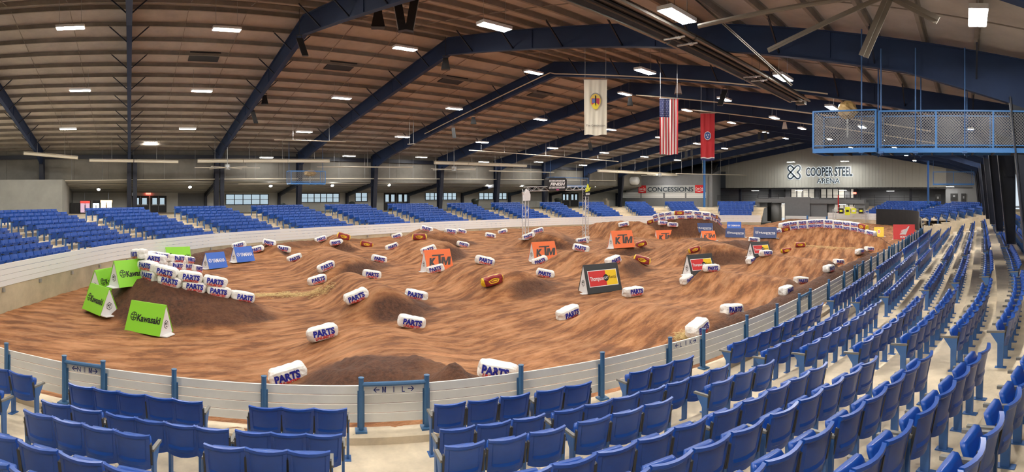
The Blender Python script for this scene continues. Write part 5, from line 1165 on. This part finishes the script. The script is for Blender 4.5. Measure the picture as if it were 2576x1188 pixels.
for x, y0, y1, w, r, lean, bell, lb in ((768, 90, 140, 16, 22.0, .30, 0, 'long black loudspeaker leaning under the second frame at its ridge'), (951, 22, 70, 28, 21, 0, 1, 'big black bell-shaped loudspeaker left of the V-shaped pair'), (1121, 142, 175, 18, 26.5, 0, 1, 'black bell-shaped loudspeaker under the ridge of the third frame'), (666, 236, 262, 14, 33, 0, 1, 'small black loudspeaker on the second frame, upper of two'), (644, 272, 310, 11, 34, .25, 0, 'narrow black loudspeaker on the second frame, lower of two'),
     (1191, 292, 312, 12, 38, 0, 1, 'small black loudspeaker under the fourth frame, right one'), (1143, 318, 347, 9, 39, .1, 0, 'narrow black loudspeaker under the fourth frame, left one'), (1585, 242, 266, 12, 36, 0, 1, 'dark bell-shaped loudspeaker right of the cream banner'), (1811, 222, 265, 14, 27, -.3, 0, 'long black loudspeaker between the flags and the dark heater'), (1487, 356, 378, 9, 46, .2, 0, 'narrow dark loudspeaker below the cream banner'), (1726, 378, 398, 7, 50, 0, 0, 'small dark loudspeaker left of the red flag, left of two'), (1740, 376, 394, 6, 50, 0, 0, 'small dark loudspeaker left of the red flag, right of two'), (1910, 330, 350, 7, 56, 0, 0, 'tiny loudspeaker far off under the frames, left of two'), (1926, 330, 352, 8, 56, 0, 0, 'tiny loudspeaker far off under the frames, right of two')):
    hung_box(x, y0, y1, w, r, lb, lean, bell=bool(bell))
LTG = mat('speaker_white', (.75, .75, .74), .4)
for x, y0, y1, w, r, lb in ((1706, 208, 236, 15, 30, 'small white-fronted bell loudspeaker right of the striped flag'), (1974, 305, 325, 11, 46, 'small white-fronted loudspeaker left of the mesh platform')): hung_box(x, y0, y1, w, r, lb, bell=True, m=LTG)
# V-shaped pair of long line loudspeakers
p, a, z = onR(1021, 78, 19.); ph = (XV - 1021) / F; e = tag(empty('v_speaker_pair', W(p, a, z), ph), 'V-shaped pair of long black boxes hanging from the ridge', 'speaker')
for s in (-1, 1):
    mb = MB(); mb.bar((s * .12, 0, 0), (s * .34, 0, 1.25), .30, .26, up=(0, 1, 0)); mb.build('column_box', BLACK, e); mb = MB(); mb.bar((s * .12 + s * .15, -.04, 0.02), (s * .34 + s * .15, -.04, 1.23), .02, .2, up=(0, 1, 0)); mb.build('edge_trim', STEELG, e)
mb = MB(); mb.tube([(0, 0, 1.2), (0, 0, max(1.6, zdeck(p) - z - .2))], .02, 5); mb.build('hanger', DARK, e)
# near radiant tube heater (dark reflector) running along the hall
HD = mat('heater_dark', (.045, .042, .040), .45, .3, var=.3, vscale=3); HL = mat('heater_edge', (.20, .19, .165), .4, .4)
hp, hz = 7.5, EYE + 4.3; e = tag(empty('tube_heater', W(hp, 13, hz)), 'long dark tube heater with reflector hanging over the near lane', 'heater')
for i in range(4):
    y0, y1 = -11 + i * 5.35, -11 + i * 5.35 + 5.25; mb = MB(); sec = [(-.46, -.05), (-.22, .19), (.22, .19), (.46, -.05), (.42, -.07), (.20, .15), (-.20, .15), (-.42, -.07)]
    mb.prism(sec, (0, y0, 0), (1, 0, 0), (0, 0, 1), (0, 1, 0), y1 - y0); mb.build('reflector', HD, e); [MB().box((x, (y0 + y1) / 2, -.06), (.10, y1 - y0, .06)).build('reflector_edge', HL, e) for x in (-.45, .45)]
    for y in (y0 + .3, y1 - .3): mb = MB(); mb.box((.0, y, -.08), (.66, .05, .04)); mb.box((.12, y, -.06), (.10, .12, .12)); mb.build('clamp', LTG, e); mb = MB(); mb.tube([(0, y, .14), (0, y, zdeck(hp) - hz - .2)], .008, 4); mb.build('hanger', DARK, e)
for x in (-.13, .13): mb = MB(); mb.tube([(x, -11, -.02), (x, 10.3, -.02)], .055, 8); mb.build('heat_tube', HD, e)
mb = MB(); mb.box((0, 10.45, 0), (.42, .35, .35)); mb.tube([(0, 10.6, .1), (0, 10.9, .4), (.5, 11.1, .55), (2.2, 11.3, .8)], .05, 6); mb.build('burner_box', HL, e)
# cream tube heaters and pipes along the far side
def far_tube(x0, y0, x1, y1, p, r, label, hood=True, name='tube_heater', cat='heater', mt=None):
    A = np.array(W(*onP(x0, y0, p))); B = np.array(W(*onP(x1, y1, p))); e = tag(empty(name, tuple((A + B) / 2)), label, cat); c = np.array(e.location); k = max(1, int(np.linalg.norm(B - A) / 3)) if hood else 1
    for i in range(k):
        P = A + (B - A) * i / k - c; Q = A + (B - A) * (i + .985) / k - c; mb = MB(); mb.tube([P, Q], r, 8); mb.build('tube', mt or PIPE, e)
        if hood:
            mb = MB(); d = (Q - P); mb.bar(P + np.array((0, 0, r * 1.2)), Q + np.array((0, 0, r * 1.2)), r * 3.4, .02); mb.build('reflector', PIPE, e)
    n = max(2, int(np.linalg.norm(B - A) / 2.6))
    for i in range(n):
        P = A + (B - A) * (i + .5) / n - c; mb = MB(); mb.tube([P, (P[0], P[1], max(P[2] + .2, zdeck(p) - c[2] - .2))], .015, 4); mb.build('hanger', STEELG, e)
for a in ((497, 406, 830, 406, 42.5, .13, 'long cream tube heater under the far eave, left of centre'), (225, 404, 450, 408, 42.5, .10, 'long cream tube heater under the far eave at the left'), (60, 386, 198, 398, 42.5, .12, 'cream tube heater cut by the left edge of the picture'), (1093, 410, 1325, 418, 42.5, .14, 'long cream tube heater above the finish arch'), (1505, 430, 1702, 440, 40., .15, 'long cream tube heater left of the concession wall')): far_tube(*a)
for a in ((797, 420, 1042, 421, 44., .05, 'thin cream flue pipe right of the far spotlight perch'), (1230, 430, 1396, 434, 43., .05, 'thin cream flue pipe above the finish arch'), (690, 352, 872, 357, 36, .03, 'thin pale pipe across the far roof slope, left one'), (1025, 363, 1045, 362, 34, .03, 'short thin pale pipe at the fourth frame'), (1180, 378, 1560, 407, 38, .04, 'thin pale pipe slanting across the far frames'), (1700, 437, 1880, 441, 34, .05, 'pale flue pipe ending before the beige end wall'), (142, 455, 1560, 455, 46.2, .04, 'pale pipe along the foot of the fascia'), (600, 463, 1500, 463, 46.9, .035, 'second pale pipe under the concourse ceiling')): far_tube(*a, hood=False, name='ceiling_pipe', cat='pipe')
# pipe following the fourth frame
a4 = 3 * BAY - .25; pts = [W(p, a4, zbeam(p) - .62) for p in (36.5, 30, 24, 22.4)] + [W(p, a4, zbeam(p) - .75) for p in (22, 18, 14, 10, 6)]; mb = MB(); mb.tube(pts, .035, 6); tag(mb.build('gas_pipe', PIPE), 'thin cream gas pipe clipped along the fourth frame', 'pipe')
for k, aa in ((4, 4 * BAY - .3), (5, 5 * BAY - .3)):
    pts = [W(p, aa, zbeam(p) - .9) for p in (21.5, 16, 11, 6, 2)]; mb = MB(); mb.tube(pts, .04, 6); tag(mb.build('gas_pipe', PIPE), ('thin cream pipe running under the fifth frame to the right', 'thin cream pipe running under the sixth frame to the right')[k - 4], 'pipe')
# large ceiling fans
def fan(x, y, p, rad, label):
    P = onP(x, y, p); e = tag(empty('ceiling_fan', W(*P)), label, 'fan', 'large ceiling fans')
    for i in range(6):
        t = i * pi / 3 + .4; mb = MB(); mb.bar((.25 * cos(t), .25 * sin(t), 0), (rad * cos(t), rad * sin(t), 0), .17, .03); mb.build('blade', PIPE, e)
    mb = MB(); mb.tube([(0, 0, -.15), (0, 0, .25)], .22, 12); mb.build('motor_hub', STEELG, e); mb = MB(); mb.tube([(0, 0, .25), (0, 0, zdeck(p) - P[2] - .2)], .03, 6); mb.build('down_rod', STEELG, e)
fan(572, 422, 41.5, 2.6, 'large cream-bladed ceiling fan at the left of the far eave'); fan(1142, 426, 42, 2.4, 'large cream-bladed ceiling fan left of the finish arch'); fan(1660, 441, 37, 2.4, 'large cream-bladed ceiling fan before the concession wall')
# spotlight perches of blue steel and mesh
MESHM = mat('chain_mesh', (.30, .31, .33), .5, .4); GOLD = mat('gold_wrap', (.50, .33, .13), .42, .25, var=.25, vscale=5)
def mesh_panel(mb, A, B, H, pitch, w):
    """diamond mesh between two bottom corners"""
    A = np.array(A, float); B = np.array(B, float); L = np.linalg.norm(B - A); d = (B - A) / L; n = int((L + H) / pitch)
    for i in range(n + 1):
        s = i * pitch
        for fl in (1, -1):
            x0, z0, x1, z1 = s - H, 0., s, H
            if x0 < 0: z0 = -x0; x0 = 0
            if x1 > L: z1 = H - (x1 - L); x1 = L
            if x1 - x0 < .01: continue
            if fl < 0: x0, x1 = L - x0, L - x1
            mb.bar(A + d * x0 + np.array((0, 0, z0)), A + d * x1 + np.array((0, 0, z1)), w, w)
def gold_blob(loc, size, label, yaw=0., parent=None):
    e = tag(empty('wrapped_spotlight', loc, yaw), label, 'spotlight'); mb = MB(); vs = []; nu, nv = 16, 10; rs = random.Random(3)
    for j in range(nv + 1):
        for i in range(nu):
            t = pi * j / nv; f_ = 2 * pi * i / nu; r = 1 + .22 * (rs.random() - .5); vs.append((size[0] * r * sin(t) * cos(f_), size[1] * r * sin(t) * sin(f_), size[2] * (1 + cos(t) * r)))
    mb.add(vs, [(j * nu + i, j * nu + (i + 1) % nu, (j + 1) * nu + (i + 1) % nu, (j + 1) * nu + i) for j in range(nv) for i in range(nu)]); mb.build('foil_wrap', GOLD, e); mb = MB(); mb.tube([(0, 0, -.55), (0, 0, size[2] * .5)], .03, 6); mb.build('stand', STEELG, e); return e
def perch(loc, yaw, L, D, H, label, pitch=.085, hang=None, bays=1, mw=.010):
    e = tag(empty('spotlight_perch', loc, yaw), label, 'platform'); bm = .13
    for nm, c, d in (('edge_beam', (0, -D / 2, -bm / 2), (L, .05, bm)), ('edge_beam', (0, D / 2, -bm / 2), (L, .05, bm)), ('end_beam', (-L / 2, 0, -bm / 2), (.05, D, bm)), ('end_beam', (L / 2, 0, -bm / 2), (.05, D, bm))): mb = MB(); mb.box(c, d); mb.build(nm, PLATB, e)
    mb = MB(); mb.box((0, 0, -.04), (L, D, .03))
    for i in range(int(L / .6)): mb.box((-L / 2 + .6 * (i + .5), 0, -.1), (.05, D, .08))
    mb.build('deck', DARK, e)
    for i in range(bays + 1):
        for s in (-1, 1): mb = MB(); mb.box((-L / 2 + L * i / bays, s * D / 2, H / 2), (.05, .05, H)); mb.build('post', PLATB, e)
    for s in (-1, 1):
        MB().box((0, s * D / 2, H), (L, .045, .045)).build('hand_rail', PLATB, e); MB().box((0, s * D / 2, .08), (L, .03, .03)).build('kick_rail', PLATB, e)
        mb = MB(); mesh_panel(mb, (-L / 2, s * D / 2, .06), (L / 2, s * D / 2, .06), H - .1, pitch, mw); tag(mb.build('mesh_infill', MESHM, e), kind='stuff')
    for s in (-1, 1):
        mb = MB(); mb.box((s * L / 2, 0, H), (.045, D, .045)); mb.build('hand_rail', PLATB, e); mb = MB(); mesh_panel(mb, (s * L / 2, -D / 2, .06), (s * L / 2, D / 2, .06), H - .1, pitch, mw); tag(mb.build('mesh_infill', MESHM, e), kind='stuff')
    if hang:
        for hx, hy in hang: mb = MB(); mb.tube([(hx, hy, -.2), (hx, hy, zdeck(-loc[0]) - loc[2] - .2)], .022, 6); mb.box((hx, hy, -.12), (.14, .14, .06)); mb.build('hanger_rod', STEEL, e)
    return e
A_ = np.array(W(*onR(2046, 372, 15.6))); B_ = np.array(W(*onR(2203, 374, 15.2))); d_ = B_ - A_; L_ = hypot(d_[0], d_[1]); yw = atan2(d_[1], d_[0]); c_ = (A_ + B_) / 2 + np.array((-sin(yw), cos(yw), 0)) * .6
perch(tuple(c_), yw, L_, 1.2, 1.08, 'blue steel spotlight perch with diamond mesh sides, upper right', hang=((L_ / 2 - .42, -.55), (L_ / 2 - .1, .5)))
A_ = np.array(W(*onR(2211, 374, 15.25))); B_ = np.array(W(*onR(2640, 374, 15.4))); d_ = B_ - A_; L_ = hypot(d_[0], d_[1]); yw = atan2(d_[1], d_[0]); c_ = (A_ + B_) / 2 + np.array((-sin(yw), cos(yw), 0)) * .5
perch(tuple(c_), yw, L_, 1.0, 1.06, 'blue steel catwalk with diamond mesh sides running off to the right', bays=3, hang=((-L_ / 2 + .06, -.5), (-L_ / 2 + 1.05, -.5), (-L_ / 2 + 1.15, .5), (-L_ / 2 + 2.45, -.5), (-L_ / 2 + 2.55, .5)))
gold_blob(W(*onR(2132, 300, 16.2)), (.30, .24, .27), 'spotlight wrapped in crumpled gold foil on the blue perch')
for x0, x1, y, p, lb in ((727, 812, 462, 43., 'grey-blue spotlight perch hung under the far eave at the left'), (1385, 1470, 470, 42.5, 'grey-blue spotlight perch hung behind the finish arch')):
    A_ = np.array(W(*onP(x0, y, p))); B_ = np.array(W(*onP(x1, y - 3, p))); L_ = hypot(*(B_ - A_)[:2]); perch(tuple((A_ + B_) / 2), atan2((B_ - A_)[1], (B_ - A_)[0]), L_, 1.2, 1.0, lb, pitch=.16, hang=((-L_ / 2, 0), (L_ / 2, 0)), mw=.008)
gold_blob(W(*onP(780, 444, 43.)), (.62, .25, .27), 'foil-wrapped spotlight on the far perch under the eave', .6)
A_ = np.array(W(*onA(2348, 462, 62))); B_ = np.array(W(*onA(2450, 464, 62))); L_ = hypot(*(B_ - A_)[:2]); perch(tuple((A_ + B_) / 2), atan2((B_ - A_)[1], (B_ - A_)[0]), L_, 1.2, 1.4, 'distant spotlight perch above the right end stand', pitch=.2, hang=((-L_ / 2, 0), (L_ / 2 - .3, 0)), bays=2, mw=.008)
# tan brace members near the platform
BR = mat('brace_tan', (.23, .20, .165), .6)
for i, (x0, y0, x1, y1, aa, wd_, lb) in enumerate(((1757, 66, 2215, -14, 10.6, .11, 'tan pipe brace crossing the upper right, long shallow one'), (1932, 127, 2236, -14, 10.6, .10, 'tan angle brace rising steeply to the upper right'), (2172, 142, 2238, -12, 11., .22, 'broad flat tan strut above the mesh platform'), (2245, -8, 2360, 52, 11., .17, 'broad flat tan strut descending at the upper right'), (1740, -10, 1992, 215, 12.5, .06, 'thin tan conduit slanting down behind the braces'))):
    A_ = W(*onA(x0, y0, aa)); B_ = W(*onA(x1, y1, aa)); mb = MB()
    if i in (0,): mb.tube([A_, B_], wd_ / 2, 8)
    else: mb.bar(A_, B_, .03, wd_, up=tuple(np.cross(np.array(B_) - np.array(A_), (0, 1, 0)))); mb.bar(A_, B_, wd_ * .5, .02, up=tuple(np.cross(np.array(B_) - np.array(A_), (0, 1, 0))))
    tag(mb.build('roof_brace', BR), lb, 'brace')
# ================================================================== CONCOURSE THINGS
def cooler(x0, x1, y0, glow, top, label):
    p = 49.5; P0 = onP(x0, y0, p); P1 = onP(x1, y0, p); w = P1[1] - P0[1]; H = P0[2] - ZC; e = tag(empty('drink_cooler', W(p, (P0[1] + P1[1]) / 2, ZC)), label, 'cooler', 'drink coolers on the far concourse'); mb = MB(); mb.box((-.35, 0, H / 2), (.6, w, H)); mb.build('cabinet', BLACK, e)
    mb = MB(); mb.box((-.035, 0, H - .14), (.04, w * .94, .22)); mb.build('header', top, e)
    for s in (-1, 1): mb = MB(); mb.box((-.035, s * w * .235, H * .46), (.03, w * .42, H * .72)); d = mb.build('door', glow, e); mb = MB(); mb.box((0.0, s * w * .03, H * .46), (.03, .03, H * .4)); mb.build('handle', DARK, d)
cg = lambda n, c, s: mat(n, c, .4, emit=(c, s))
cooler(177, 200, 511, BLACK, BLACK, 'dark drink cooler, leftmost on the far concourse'); cooler(201, 227, 505, cg('glow_pink', (.45, .30, .38), .5), cg('glow_red', (.5, .05, .04), .5), 'drink cooler with dim pinkish glass doors'); cooler(233, 250, 505, cg('glow_white', (.75, .9, 1.), 1.3), BLACK, 'drink cooler with bright bluish-white glass'); cooler(252, 283, 503, cg('glow_warm', (.95, .72, .38), 1.1), cg('glow_orange', (1., .55, .2), 2.0), 'drink cooler with warm yellow glass and lit orange header')
p = 48.6; P0 = onP(245, 524, p); P1 = onP(293, 524, p); e = tag(empty('folding_table', W(p, (P0[1] + P1[1]) / 2, ZC)), 'counter table with a blue skirt before the warm-lit cooler', 'table'); w = P1[1] - P0[1]; h = P0[2] - ZC; mb = MB(); mb.box((0, 0, h - .02), (.8, w, .04)); mb.build('table_top', PIPE, e); mb = MB(); mb.box((.36, 0, h / 2 - .03), (.03, w, h - .06)); mb.build('skirt', SEAT, e)
for s in (-1, 1): mb = MB(); mb.box((-.3, s * (w / 2 - .1), h / 2 - .03), (.04, .04, h - .06)); mb.build('leg', STEELG, e)
CANM = mat('bin_dark', (.012, .02, .016), .5)
for x0, x1, y0, p, lb in ((295, 314, 526, 47.6, 'dark green bin at the end of the counter table'), (705, 719, 511, 47.8, 'dark green bin at the top of the far stand, second from left'), (878, 893, 507, 49, 'dark green bin at the top of the far stand, third from left'), (1187, 1203, 500, 48, 'dark green bin at the top of the far stand, fourth from left'), (1397, 1411, 498, 47, 'dark green bin at the top of the far stand, rightmost')):
    P0 = onP(x0, y0, p); P1 = onP(x1, y0, p); w = P1[1] - P0[1]; h = P0[2] - ZC; e = tag(empty('waste_bin', W(p, (P0[1] + P1[1]) / 2, ZC)), lb, 'bin', 'waste bins on the far concourse'); mb = MB(); mb.tube([(0, 0, 0), (0, 0, h * .8), (0, 0, h * .82)], [w * .36, w * .46, w * .5], 12); mb.build('barrel', CANM, e, True); mb = MB(); mb.tube([(0, 0, h * .82), (0, 0, h * .92), (0, 0, h)], [w * .5, w * .46, w * .2], 12); mb.build('lid', CANM, e, True)
P0 = onA(1512, 500, 60); mb = MB(); e = tag(empty('popcorn_cart', W(P0[0], 61, ZC)), 'cream stepped cabinet left of the dark column by the concessions', 'cabinet'); mb.box((0, 0, .45), (.95, .6, .9)); mb.build('body', PIPE, e); mb = MB(); mb.box((0, 0, 1.05), (.5, .4, .3)); mb.build('upper_box', PIPE, e)
